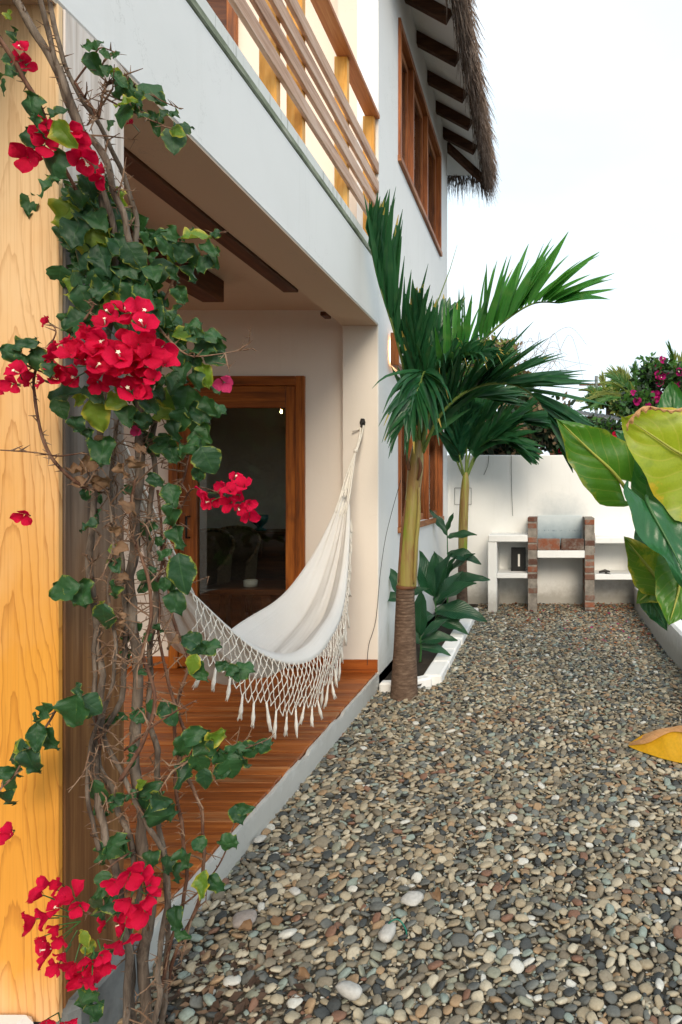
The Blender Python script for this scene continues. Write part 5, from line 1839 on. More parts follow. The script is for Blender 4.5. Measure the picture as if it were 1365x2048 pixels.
STEMS = [  # control points (px), radius start, radius end, material
    ([(296, 2080, 1.80), (288, 1930, 1.80), (302, 1800, 1.79), (282, 1640, 1.78), (268, 1480, 1.77), (278, 1330, 1.76), (262, 1180, 1.75), (272, 1020, 1.74), (282, 860, 1.74), (272, 700, 1.72), (246, 560, 1.70), (214, 420, 1.67), (168, 290, 1.62), (118, 150, 1.57), (60, 50, 1.53), (10, -40, 1.50)], 0.017, 0.010, 'stem'),
    ([(252, 2080, 1.74), (258, 1920, 1.74), (244, 1800, 1.74), (206, 1650, 1.73), (190, 1540, 1.72), (204, 1420, 1.72), (196, 1280, 1.71), (182, 1130, 1.70), (190, 980, 1.70), (206, 820, 1.69), (224, 640, 1.68), (236, 500, 1.66), (200, 360, 1.62), (150, 220, 1.58), (110, 110, 1.55), (70, -20, 1.52)], 0.011, 0.007, 'stem'),
    ([(322, 2060, 1.84), (338, 1880, 1.84), (330, 1760, 1.83), (318, 1640, 1.82), (312, 1500, 1.80), (296, 1380, 1.79), (308, 1230, 1.78), (298, 1080, 1.77), (308, 920, 1.76), (318, 760, 1.75), (300, 620, 1.73), (278, 500, 1.71), (268, 400, 1.69), (240, 330, 1.66), (196, 240, 1.61), (140, 160, 1.57), (116, 90, 1.55), (92, -30, 1.53)], 0.009, 0.006, 'stem'),
    ([(300, 2070, 1.78), (318, 1980, 1.78), (316, 1900, 1.77), (338, 1800, 1.77), (322, 1700, 1.77), (250, 1560, 1.74), (210, 1470, 1.72), (186, 1400, 1.71), (194, 1260, 1.70)], 0.009, 0.006, 'stem'),
    ([(270, 2070, 1.79), (262, 1900, 1.78), (276, 1760, 1.77), (232, 1600, 1.76), (196, 1500, 1.74), (240, 1400, 1.74), (252, 1260, 1.74), (240, 1120, 1.74), (226, 1000, 1.73), (232, 840, 1.72)], 0.009, 0.006, 'stem'),
    ([(330, 2000, 1.86), (352, 1900, 1.86), (398, 1800, 1.87), (408, 1680, 1.87), (392, 1590, 1.85), (358, 1520, 1.83), (352, 1420, 1.82), (378, 1330, 1.82), (350, 1250, 1.80), (330, 1120, 1.79), (316, 980, 1.78)], 0.006, 0.004, 'stem_red'),
    ([(310, 2040, 1.83), (340, 1900, 1.83), (372, 1780, 1.83), (366, 1660, 1.82), (352, 1560, 1.81), (372, 1470, 1.81), (340, 1380, 1.80), (318, 1260, 1.79), (324, 1120, 1.78), (352, 1010, 1.78), (374, 930, 1.78), (388, 850, 1.78)], 0.006, 0.003, 'stem_red'),
    ([(240, 1560, 1.70), (290, 1480, 1.69), (310, 1400, 1.69), (288, 1310, 1.69), (302, 1220, 1.69), (286, 1120, 1.69), (262, 1060, 1.70), (270, 960, 1.70)], 0.006, 0.004, 'stem_red'),
    ([(200, 1700, 1.71), (176, 1600, 1.70), (186, 1480, 1.69), (216, 1400, 1.69), (232, 1290, 1.69), (214, 1190, 1.69), (230, 1090, 1.69), (216, 980, 1.69)], 0.006, 0.004, 'stem'),
    ([(120, 130, 1.55), (136, 190, 1.56), (168, 260, 1.58), (204, 300, 1.60), (236, 400, 1.62), (262, 480, 1.64), (272, 520, 1.65)], 0.010, 0.008, 'stem'),
    ([(190, 980, 1.66), (160, 970, 1.62), (120, 935, 1.58), (96, 900, 1.56), (80, 850, 1.55), (68, 780, 1.54), (72, 740, 1.54)], 0.0055, 0.003, 'stem_red'),
    ([(-20, 40, 1.46), (8, 90, 1.47), (40, 140, 1.48), (70, 190, 1.49), (90, 240, 1.51), (110, 300, 1.54), (150, 380, 1.58)], 0.006, 0.005, 'stem_red'),
    ([(150, 165, 1.57), (180, 210, 1.57), (192, 235, 1.57), (206, 185, 1.56), (215, 165, 1.56), (200, 150, 1.56), (188, 110, 1.56)], 0.004, 0.002, 'stem_red'),
    ([(206, 192, 1.56), (245, 215, 1.55), (290, 235, 1.54), (345, 260, 1.53)], 0.003, 0.0015, 'stem_red'),
    ([(215, 165, 1.56), (260, 172, 1.55), (310, 195, 1.54), (362, 218, 1.53)], 0.003, 0.0012, 'stem_red'),
    ([(150, 165, 1.57), (188, 112, 1.56), (205, 96, 1.56), (232, 104, 1.56)], 0.003, 0.0012, 'stem_red'),
    ([(270, 520, 1.68), (310, 480, 1.66), (370, 478, 1.65), (420, 470, 1.64), (452, 462, 1.63)], 0.0035, 0.0012, 'stem_red'),
    ([(330, 600, 1.70), (345, 560, 1.69), (366, 520, 1.68), (388, 500, 1.67)], 0.0035, 0.002, 'stem_red'),
    ([(310, 650, 1.68), (350, 690, 1.66), (388, 712, 1.65), (440, 708, 1.64), (505, 697, 1.63)], 0.004, 0.0012, 'twig'),
    ([(250, 1500, 1.72), (310, 1450, 1.68), (360, 1418, 1.66), (392, 1400, 1.65)], 0.0035, 0.002, 'stem_red'),
    ([(200, 1500, 1.70), (186, 1410, 1.68), (130, 1400, 1.60), (100, 1445, 1.58), (60, 1500, 1.55), (20, 1560, 1.53), (-20, 1590, 1.52)], 0.004, 0.002, 'stem_red'),
    ([(330, 1560, 1.80), (380, 1520, 1.78), (430, 1505, 1.76), (480, 1500, 1.74), (540, 1478, 1.73)], 0.004, 0.0015, 'stem_red'),
    ([(330, 1830, 1.82), (390, 1790, 1.82), (430, 1740, 1.82), (455, 1690, 1.81), (470, 1640, 1.80), (490, 1620, 1.80)], 0.0035, 0.0015, 'stem_red'),
    ([(0, 900, 1.45), (70, 905, 1.50), (120, 912, 1.56), (170, 905, 1.62)], 0.002, 0.002, 'stem_red'),
    ([(170, 640, 1.60), (190, 610, 1.60), (180, 600, 1.60)], 0.003, 0.002, 'stem_red'),
    ([(118, 740, 1.55), (106, 700, 1.54), (112, 665, 1.53), (104, 650, 1.53)], 0.0025, 0.0015, 'stem_red'),
    ([(130, 760, 1.56), (60, 735, 1.52), (20, 705, 1.50), (-10, 690, 1.49)], 0.003, 0.0015, 'stem_red'),
    ([(280, 1760, 1.74), (240, 1790, 1.66), (200, 1820, 1.62), (170, 1830, 1.60)], 0.003, 0.002, 'stem_red'),
    ([(268, 1700, 1.74), (215, 1740, 1.66), (205, 1790, 1.62), (212, 1850, 1.60)], 0.003, 0.002, 'stem_red'),
    ([(360, 1020, 1.76), (378, 985, 1.74), (400, 975, 1.72), (440, 985, 1.70)], 0.003, 0.002, 'stem_red'),
]
paths = []
for pts_, r0, r1, mt in STEMS:
    sp = stem_path(pts_, 0.010 if r0 > 0.008 else 0.006)
    n = len(sp)
    m = MB()
    m.tube(sp, [0.84 * (r0 + (r1 - r0) * i / (n - 1)) * (1 + 0.22 * mnoise.noise(sp[i] * 22)) for i in range(n)], 9 if r0 > 0.006 else 6)
    m.build('stem', M[mt], vine, smooth=True)
    paths.append((sp, r0))

# thorny side twigs, too fine to pick apart
tw = MB()
for sp, r0 in paths:
    n = len(sp)
    for i in range(2, n - 1):
        for _ in range(2 if r0 > 0.005 else 1):
            if vr.random() < 0.5:
                p = sp[i].lerp(sp[i + 1], vr.random())
                d = Vector((vr.uniform(-1, 1), vr.uniform(-0.7, 0.3), vr.uniform(-0.5, 0.7))).normalized()
                tw.tube([p, p + d * vr.uniform(0.014, 0.026)], [0.0022, 0.0004], 4, cap=False)
        zpx = VPY - (sp[i].z - EYE) * FPX / sp[i].y
        prob = 0.75 if 820 < zpx < 1330 else 0.22
        xpx = VPX + sp[i].x * FPX / sp[i].y
        if r0 >= 0.004 and xpx > 165 and vr.random() < prob:
            p = sp[i]
            d = Vector((vr.uniform(-1, 1), vr.uniform(-0.8, 0.2), vr.uniform(-0.8, 0.7))).normalized()
            if xpx < 240:
                d.x = abs(d.x)
            L = vr.uniform(0.04, 0.12)
            p1 = p + d * L * 0.5 + Vector((vr.uniform(-1, 1), vr.uniform(-1, 1), vr.uniform(-1, 1))) * 0.012
            p2 = p1 + (d + Vector((vr.uniform(-0.7, 0.7), vr.uniform(-0.5, 0.3), vr.uniform(-0.7, 0.7)))).normalized() * L * 0.5
            tw.tube([p, p1, p2], [0.0024, 0.0018, 0.0008], 5, cap=False)
            for q0, q1 in ((p, p1), (p1, p2)):
                for _ in range(2):
                    b = q0.lerp(q1, vr.random())
                    e = b + Vector((vr.uniform(-1, 1), vr.uniform(-1, 0.4), vr.uniform(-1, 1))).normalized() * vr.uniform(0.012, 0.035)
                    tw.tube([b, e], [0.0014, 0.0004], 4, cap=False)
two = tw.build('twigs', M['twig'], vine)
two['kind'] = 'stuff'

# leaves
VL = []
for i in range(7):
    w = (0.36, 0.42, 0.40, 0.33, 0.45, 0.38, 0.30)[i]
    VL.append(dict((mk, blade_mesh('leaf', M[mk], ovate(w, 0.36, 0.95), 9, 4, (0.25, -0.25, 0.1, 0.4, -0.1, 0.3, -0.3)[i], (0.1, 0.35, 0.2, 0.0, 0.3, 0.15, 0.45)[i], (1.3, 1.7, 1.0, 2.0, 0.5, 1.6, 1.8)[i], 70 + i, (0.15, 0.0, 0.35, 0.1, 0.1, 0.05, 0.4)[i], scallop=0.06)) for mk in ('vine_leaf', 'vine_leaf_yellow', 'vine_leaf_dry')))
nleaf = [0]
rest = MB()


def vleaf(x, y, size, ang=None, Y=None, kind=None, tilt=0.6, shape=None):
    """A leaf centred near px (x, y), size px long, its tip towards ang degrees (0 = right, 90 = up)."""
    nleaf[0] += 1
    Y = (1.60 if Y is None else Y) + vr.uniform(-0.03, 0.03)
    if ang is None:
        ang = vr.gauss(-85, 55)
    a = R(ang)
    d = Vector((math.cos(a), vr.uniform(-0.55, 0.35), math.sin(a)))
    d.normalize()
    L = size * Y / FPX * 1.12
    nrm = Vector((vr.uniform(-tilt, tilt), -1, vr.uniform(-tilt * 0.5, tilt + 0.35)))
    c_ = P(x, y, Y) - d * L * 0.5
    if kind is None:
        kind = 'vine_leaf' if vr.random() < 0.89 else 'vine_leaf_yellow'
    sh = vr.randrange(7) if shape is None else shape
    mw = frame_matrix(c_, d, nrm, (L * vr.uniform(0.8, 1.15), L, L))
    if nleaf[0] <= 300:
        link('leaf', VL[sh][kind], vine, mw)
    else:                                        # past 300, the small ones left over are one part
        src = VL[sh][kind]
        o = len(rest.v)
        rest.add([mw @ v.co for v in src.vertices], [tuple(p.vertices) for p in src.polygons], {'vine_leaf': 0, 'vine_leaf_yellow': 1, 'vine_leaf_dry': 2}[kind])
        for lp in src.loops:
            rest.uv[o + lp.vertex_index] = tuple(src.uv_layers[0].data[lp.index].uv)


def lcloud(pts, Y, kind=None, ang=None):
    for q in pts:
        vleaf(q[0], q[1], q[2], q[3] if len(q) > 3 else ang, Y, kind)


# sprays given leaf by leaf
lcloud([(178, 92, 34, 150), (198, 88, 24, 70), (188, 128, 44, -60), (210, 108, 22), (222, 112, 22, 30), (232, 110, 18), (214, 140, 24), (232, 148, 30, -20), (240, 160, 34, -40), (255, 168, 30), (232, 178, 34, -130), (262, 182, 34, -60), (275, 186, 30), (302, 178, 46, -40), (318, 196, 30), (282, 200, 34), (252, 205, 38, -160), (244, 225, 46, -110), (275, 215, 30), (303, 234, 30), (316, 248, 40, -100), (348, 228, 24), (352, 260, 34, -30), (366, 248, 34, 20), (348, 276, 48, -80), (328, 230, 26), (288, 232, 24), (222, 250, 22)], 1.545)
lcloud([(34, 122, 50, -60), (14, 152, 42, -160), (3, 172, 28, -120), (58, 210, 54, -75), (70, 250, 40, -100), (116, 225, 36, 40), (128, 268, 52, -60), (104, 325, 60, -95), (96, 372, 46, -120), (32, 74, 34, -80), (18, 28, 22, 100), (60, 275, 40, -70)], 1.475)
lcloud([(312, 468, 40, 190), (345, 470, 34), (335, 490, 50, -60), (370, 462, 36), (392, 472, 50, 20), (345, 508, 38), (366, 505, 40, -110), (388, 510, 44, -70), (418, 498, 40, -30), (430, 515, 46, -80), (385, 545, 42, -80), (350, 548, 34, -90), (362, 590, 40, -75), (430, 466, 20, 30), (404, 524, 38, -120), (300, 478, 40)], 1.63)
vcl = [(132, 430, 62, -110), (150, 470, 64, -90), (160, 395, 56, -80), (176, 440, 60, -60), (158, 510, 56, -100), (186, 490, 60, -80), (176, 540, 54, -120), (206, 520, 60, -70), (196, 440, 50, -50), (214, 470, 56, -80), (225, 430, 44, -60), (236, 465, 50, -40), (245, 500, 60, -60), (222, 560, 60, -90), (200, 580, 54, -110), (172, 600, 58, -70), (240, 560, 54, -70), (258, 540, 56, -40), (268, 510, 50, -60), (280, 560, 52, -80), (290, 590, 60, -50), (262, 590, 56, -90), (306, 545, 40, -60), (310, 620, 60, -60), (286, 630, 50, -80), (250, 620, 50), (226, 606, 50), (150, 640, 50, -150), (130, 650, 46, -110), (180, 640, 44), (326, 640, 44, -50), (214, 380, 44, -90), (180, 370, 50, -70), (236, 395, 40), (150, 560, 40), (200, 620, 46), (270, 660, 46), (240, 655, 50)]
lcloud(vcl, 1.63)
for q in vcl[::2]:
    vleaf(q[0] + vr.uniform(-20, 20), q[1] + vr.uniform(-20, 20), 46, None, 1.69)
lcloud([(350, 680, 44, 10), (372, 660, 50, 30), (395, 672, 40, -20), (420, 668, 44, 10), (440, 690, 40, -60), (405, 700, 52, 0), (430, 712, 40, -30), (372, 706, 44, -40), (350, 720, 44, -80), (395, 728, 40, -60), (366, 742, 46, -90), (388, 760, 40, -80), (350, 765, 46, -100), (412, 752, 52, -80), (340, 800, 50, -90), (372, 800, 56, -100), (400, 830, 54, -40), (418, 812, 40), (362, 840, 50, -110), (345, 862, 44, -80), (376, 888, 52, 200), (380, 905, 46, -150), (412, 862, 46, -80), (400, 880, 44, -60), (416, 920, 52, -65), (346, 910, 40, -70), (398, 950, 34, -100), (330, 830, 44), (318, 790, 40), (350, 630, 40), (385, 650, 36)], 1.66)
lcloud([(16, 705, 44, 160), (50, 690, 44, 20), (40, 726, 40, -100), (78, 716, 46, -50), (66, 690, 30, 60), (100, 740, 34)], 1.50)
lcloud([(130, 786, 62, 190, ), (120, 815, 40, -70), (188, 788, 44, -40), (195, 830, 60, -80), (160, 800, 34), (230, 805, 40, -10), (255, 830, 44, -80), (205, 905, 66, -80), (285, 840, 40), (180, 870, 30), (300, 810, 44), (150, 850, 36)], 1.58)
lcloud([(344, 990, 46, -70), (338, 1035, 56, -110), (358, 1075, 54, -70), (352, 1205, 50, -60), (340, 1180, 40), (130, 1180, 54, 200), (166, 1190, 60, -60), (125, 1172, 34, 170), (205, 1235, 50, -100), (222, 1180, 40, -110), (178, 1052, 34, 200), (230, 1130, 34), (330, 1170, 30), (310, 960, 34)], 1.64)
vleaf(360, 1146, 72, -80, 1.60, 'vine_leaf', 0.15, 4)
lcloud([(152, 1378, 36, 140), (150, 1422, 66, -100), (182, 1410, 46, -40), (125, 1408, 40, 190), (88, 1424, 46, 200), (74, 1474, 50, -80), (100, 1480, 50, -60), (60, 1526, 62, -70), (32, 1506, 48, -150), (48, 1500, 40), (14, 1570, 46, -100), (30, 1540, 34), (2, 1600, 50, -80), (10, 1545, 40, 170), (68, 1440, 30)], 1.55)
lcloud([(362, 1500, 56, -110), (392, 1470, 48, 20), (412, 1495, 52, -60), (436, 1470, 44, 30), (372, 1545, 56, -120), (398, 1530, 50, -80), (430, 1500, 40, -90), (450, 1520, 52, -70), (462, 1540, 44, -80), (472, 1498, 44, 20), (484, 1520, 46, -70), (500, 1500, 38, 10), (526, 1492, 34, 20), (442, 1545, 34), (340, 1430, 44, -60), (330, 1420, 34, 100), (408, 1560, 40, -90)], 1.74)
lcloud([(300, 1580, 44, 30), (320, 1602, 50, 0), (318, 1636, 58, -10), (290, 1610, 44, -110), (282, 1570, 30), (222, 1690, 52, 30), (208, 1710, 40, -110), (190, 1590, 54, -90), (230, 1600, 36), (372, 1716, 48, -80), (345, 1745, 40), (300, 1720, 36, -80), (430, 1770, 44, -40), (405, 1770, 44, -90), (400, 1690, 30), (350, 1840, 52, -70), (330, 1730, 36), (478, 1630, 40, -60), (490, 1618, 34, 10), (455, 1690, 40, 180), (366, 1870, 30)], 1.74)
lcloud([(380, 1280, 40, 150), (398, 1298, 40, -20), (384, 1330, 40, -110), (402, 1345, 44, -50), (446, 1330, 26, 10), (466, 1340, 30, 10), (488, 1336, 36, 0), (472, 1352, 24, -60), (420, 1290, 36, 10)], 1.70)
lcloud([(205, 1780, 36, 60), (232, 1770, 34, 30), (195, 1810, 50, -150), (230, 1812, 44, -30), (205, 1835, 46, -100), (175, 1965, 54, -100), (196, 1925, 48, 30), (160, 2000, 50, -110), (190, 1990, 46, -60), (205, 1760, 30), (185, 2030, 44)], 1.60)
lcloud([(168, 1880, 30), (178, 1894, 26), (160, 1870, 20)], 1.56, 'vine_leaf_yellow')
for q in [(152, 940), (162, 965), (200, 962), (248, 940), (258, 1010), (240, 1100), (230, 1060), (345, 1280), (250, 1240), (248, 1155), (205, 890), (280, 895), (175, 930), (270, 930)]:
    vleaf(q[0], q[1], vr.uniform(24, 40), vr.uniform(-180, 0), 1.64, 'vine_leaf_dry', 2.2, (3, 5, 6)[vr.randrange(3)])


# small dark leaves deep in the tangle
for _ in range(150):
    y = vr.uniform(380, 660) if vr.random() < 0.6 else vr.uniform(660, 900)
    xm = 150 + (y - 380) * 0.42 if y < 660 else 330
    vleaf(xm + vr.gauss(0, 45), y, vr.uniform(28, 46), None, 1.72, 'vine_leaf', 0.9)
for _ in range(40):
    vleaf(vr.uniform(170, 330), vr.uniform(900, 1750), vr.uniform(20, 34), None, 1.74, None, 0.9)
if rest.v:
    ro = rest.build('small_leaves', [M['vine_leaf'], M['vine_leaf_yellow'], M['vine_leaf_dry']], vine, smooth=True)
    ro['kind'] = 'stuff'


# flowers
def flower_mesh(k, mat):
    m = MB()
    rr = random.Random(400 + k)
    for b in range(3):
        a0 = b * 2.094 + rr.uniform(-0.15, 0.15)
        pr = ovate(0.50 + rr.uniform(-0.06, 0.06), 0.42, 0.95)
        nu, nv = 7, 3
        open_ = rr.uniform(0.0, 0.75)
        for half in (-1, 1):
            base = len(m.v)
            for i in range(nu + 1):
                t = i / nu
                for j in range(nv + 1):
                    q = j / nv
                    x = half * pr(t) * q
                    r_ = 0.06 + t * (0.62 + 0.38 * open_)
                    z = 0.80 * t ** 0.8 * (1 - open_ * 0.7 * t) + 0.75 * x * x + 0.10 * math.sin(t * 8 + q * 5 * half + b * 2 + k) * q + 0.07 * mnoise.noise(Vector((t * 4 + b * 7, half * q * 3, k * 5.0)))
                    X = r_ * math.cos(a0) - x * math.sin(a0)
                    Y = r_ * math.sin(a0) + x * math.cos(a0)
                    m.v.append((X * 0.75, Y * 0.75, z * 0.75))
                    m.uv[len(m.v) - 1] = (0.5 + 0.5 * half * q, t)
            for i in range(nu):
                for j in range(nv):
                    a = base + i * (nv + 1) + j
                    f = (a, a + 1, a + nv + 2, a + nv + 1)
                    m.f.append(f if half > 0 else tuple(reversed(f))); m.mi.append(0)
    if k in (0, 3):                                   # the tiny cream florets
        for b in range(1 + k % 3):
            a0 = b * 2.094 + 0.6
            c_ = Vector((0.16 * math.cos(a0), 0.16 * math.sin(a0), 0.0))
            o = len(m.v)
            m.tube([c_ * 0.4, c_ + Vector((0, 0, 0.42))], [0.03, 0.035], 5, mi=1)
            vs = [c_ + Vector((0, 0, 0.43))]
            for s in range(10):
                rr_ = 0.105 if s % 2 == 0 else 0.055
                vs.append(c_ + Vector((rr_ * math.cos(s * 0.628), rr_ * math.sin(s * 0.628), 0.44)))
            m.add(vs, [(0, 1 + s, 1 + (s + 1) % 10) for s in range(10)], 1)
    return m.mesh('flower', [mat, M['petal_white']], smooth=True)


FL_ = {mk: [flower_mesh(k, M[mk]) for k in range(6)] for mk in ('bract', 'bract_pink')}


def flower_cluster(cx, cy, rx, ry, n, Y, size, seed, mk='bract', spots=None):
    rr = random.Random(seed)
    hub = P(cx, cy, Y + 0.05)
    sm_ = MB()
    places = []
    if spots:
        places = [(a, b, 0.0) for a, b in spots]
    else:
        tries = 0
        while len(places) < n and tries < 4000:
            tries += 1
            u, v = rr.uniform(-1, 1), rr.uniform(-1, 1)
            if u * u + v * v > 1:
                continue
            x, y = cx + u * rx, cy + v * ry
            if all((x - a) ** 2 + (y - b) ** 2 > (size * 0.42) ** 2 for a, b, _ in places):
                places.append((x, y, math.sqrt(max(0, 1 - u * u - v * v))))
    for (x, y, hgt) in places:
        p = P(x, y, Y - 0.05 * hgt + 0.03 + rr.uniform(-0.015, 0.015))
        sm_.tube([p.lerp(hub, min(1.0, 0.035 / max(0.01, (hub - p).length))) + Vector((0, 0.02, -0.004)), p], [0.0016, 0.0012], 5)
    cl_ = sm_.build('flower_cluster', M['green_stem'], vine)
    for (x, y, hgt) in places:
        p = P(x, y, Y - 0.05 * hgt + 0.03 + rr.uniform(-0.03, 0.03))
        out = Vector(((x - cx) / max(rx, 1) * 0.8 + rr.uniform(-0.85, 0.85), -0.9, -(y - cy) / max(ry, 1) * 0.8 + rr.uniform(-0.85, 0.85)))
        s = size * Y / FPX * 0.68 * rr.uniform(0.7, 1.2)
        up = Vector((rr.uniform(-1, 1), 0, rr.uniform(-1, 1)))
        z = out.normalized()
        xax = up.cross(z).normalized()
        yax = z.cross(xax)
        mw = Matrix.Translation(p) @ Matrix((xax, yax, z)).transposed().to_4x4() @ Matrix.Diagonal((s, s, s, 1))
        link('flower', FL_[mk][rr.randrange(6)], cl_, mw)


flower_cluster(250, 690, 76, 70, 32, 1.52, 62, 1)
flower_cluster(180, 720, 62, 44, 14, 1.51, 58, 41)
flower_cluster(285, 745, 46, 44, 12, 1.52, 58, 42)
flower_cluster(92, 760, 28, 22, 4, 1.50, 54, 11)
flower_cluster(28, 762, 30, 18, 3, 1.47, 52, 12)
flower_cluster(150, 1850, 80, 95, 0, 1.50, 58, 2, spots=[(97, 1768), (124, 1768), (86, 1790), (150, 1795), (160, 1810), (120, 1815), (98, 1830), (72, 1838), (118, 1850), (90, 1872), (125, 1872), (104, 1900), (130, 1905), (150, 1925), (118, 1928), (170, 1915), (190, 1930), (205, 1910), (215, 1925), (165, 1945), (185, 1952)])
flower_cluster(255, 1790, 45, 75, 0, 1.53, 56, 3, spots=[(235, 1760), (262, 1745), (280, 1752), (300, 1770), (296, 1790), (262, 1795), (290, 1822), (272, 1835), (250, 1848), (212, 1845), (265, 1868), (242, 1882), (255, 1818)])
flower_cluster(445, 985, 50, 40, 0, 1.66, 44, 4, spots=[(415, 985), (424, 1002), (440, 1000), (452, 975), (470, 958), (462, 985), (480, 990), (498, 1008), (478, 1015), (500, 1022), (488, 975), (465, 1005)])
flower_cluster(80, 275, 45, 40, 0, 1.49, 58, 5, spots=[(60, 300), (80, 272), (92, 250), (112, 262), (55, 315), (140, 262), (150, 285), (165, 315), (90, 290)])
flower_cluster(205, 352, 20, 16, 0, 1.53, 48, 6, spots=[(205, 355), (210, 345)])
flower_cluster(45, 118, 20, 24, 0, 1.46, 50, 7, spots=[(48, 100), (40, 118), (52, 130)])
flower_cluster(98, 645, 16, 16, 0, 1.50, 44, 8, spots=[(98, 645)])
flower_cluster(268, 250, 14, 14, 0, 1.54, 32, 9, spots=[(266, 248)])
flower_cluster(48, 1028, 16, 16, 0, 1.50, 44, 10, spots=[(50, 1028)])
flower_cluster(16, 1666, 24, 24, 0, 1.50, 50, 13, spots=[(8, 1660), (26, 1668)])
flower_cluster(105, 2036, 30, 16, 0, 1.48, 56, 14, spots=[(95, 2038), (122, 2046)])
flower_cluster(448, 764, 16, 18, 0, 1.62, 40, 15, 'bract_pink', spots=[(448, 764)])
flower_cluster(278, 862, 14, 14, 0, 1.60, 34, 16, 'bract_pink', spots=[(278, 862)])

# ------------------------------------------------------------------ beyond the wall
def leaf_bush(name, label, cat, center, radii, n, size, mats, seed, trunk=True, clumps=26, flowers=0, flower_mat=None, group=None, flat=0.0):
    rr = random.Random(seed)
    base = (center[0], center[1], 0)
    t = thing(name, label, cat, base, group)
    cl = []
    for _ in range(clumps):
        while True:
            v = Vector((rr.uniform(-1, 1), rr.uniform(-1, 1), rr.uniform(-1, 1)))
            if 0.25 < v.length < 1:
                break
        cl.append(Vector((center[0] + v.x * radii[0], center[1] + v.y * radii[1], center[2] + v.z * radii[2])))
    ms = [MB() for _ in mats]
    rad = min(radii) * 0.42
    for i in range(n):
        c_ = rr.choice(cl)
        p = c_ + Vector((rr.gauss(0, rad * 0.5), rr.gauss(0, rad * 0.5), rr.gauss(0, rad * 0.45)))
        if p.z < 0.1:
            p.z = 0.1 + rr.random() * 0.3
        d = Vector((rr.uniform(-1, 1), rr.uniform(-1, 1), rr.uniform(-0.8, 0.9) - flat)).normalized()
        sd = d.cross(Vector((rr.uniform(-1, 1), rr.uniform(-1, 1), rr.uniform(-1, 1)))).normalized()
        s = size * rr.uniform(0.6, 1.3)
        m = rr.choice(ms)
        o = m.add([p, p + d * s * 0.45 + sd * s * 0.30, p + d * s, p + d * s * 0.45 - sd * s * 0.30], [(0, 1, 2, 3)])
        for k_, uvv in enumerate(((0.5, 0), (1, 0.5), (0.5, 1), (0, 0.5))):
            m.uv[o + k_] = uvv
    for m, mk in zip(ms, mats):
        c_ = m.build('crown', M[mk], t)
        c_['kind'] = 'stuff'
    if trunk:
        for k in range(5):
            c_ = rr.choice(cl)
            m = MB()
            m.tube(catmull([(center[0] + rr.uniform(-0.2, 0.2), center[1] + rr.uniform(-0.2, 0.2), 0), ((center[0] + c_.x) / 2, center[1], c_.z * 0.55), c_], 5), [0.05 if radii[2] > 1 else 0.025, 0.01], 6)
            m.build('trunk' if k == 0 else 'branch', M['stem'], t, smooth=True)
    fm = [flower_mesh(k, M[flower_mat]) for k in range(3)] if flowers else None
    for i in range(flowers):
        c_ = rr.choice(cl)
        p = c_ + Vector((rr.gauss(0, rad * 0.45), -abs(rr.gauss(0, rad * 0.5)) - rad * 0.25, rr.gauss(0, rad * 0.45)))
        s = 0.10 * rr.uniform(0.7, 1.2)
        mw = frame_matrix(p, Vector((rr.uniform(-1, 1), 0, rr.uniform(-1, 1))), Vector((rr.uniform(-0.5, 0.5), -1, rr.uniform(-0.3, 0.6))), s)
        link('flower', fm[i % 3], t, mw)
    return t


def px_bush(name, label, cat, x, y, Y, rx, ry, *a, **k):
    c_ = P(x, y, Y)
    s = Y / FPX
    return leaf_bush(name, label, cat, (c_.x, Y, c_.z), (rx * s, max(0.4, rx * s * 0.6), ry * s), *a, **k)


px_bush('dry_thicket', 'dark tangled thicket of dead fronds behind the garden wall', 'bush', 1030, 865, 9.6, 125, 60, 5200, 0.13, ['far_dark', 'far_dark', 'far_dry'], 51, clumps=40)
px_bush('shrub', 'shadowy shrub below the shed roof behind the wall', 'bush', 1190, 880, 10.2, 95, 45, 3600, 0.10, ['far_dark', 'far_green'], 52, flowers=26, flower_mat='bract', clumps=30)
px_bush('tree', 'olive treetop showing between the palm fronds above the wall', 'tree', 985, 740, 10.4, 55, 60, 2600, 0.10, ['far_dry', 'far_yellow', 'far_green'], 53, clumps=22)
px_bush('bougainvillea_bush', 'green bougainvillea bush with magenta flowers above the elephant ear', 'bush', 1335, 805, 9.8, 85, 85, 6500, 0.10, ['far_green', 'far_green', 'far_dark'], 54, flowers=120, flower_mat='bract_magenta', clumps=44)
px_bush('hedge', 'low yellow-green shrub at the far end behind the shed', 'bush', 1240, 800, 15.0, 70, 26, 2600, 0.13, ['far_yellow', 'far_green'], 55, clumps=26)

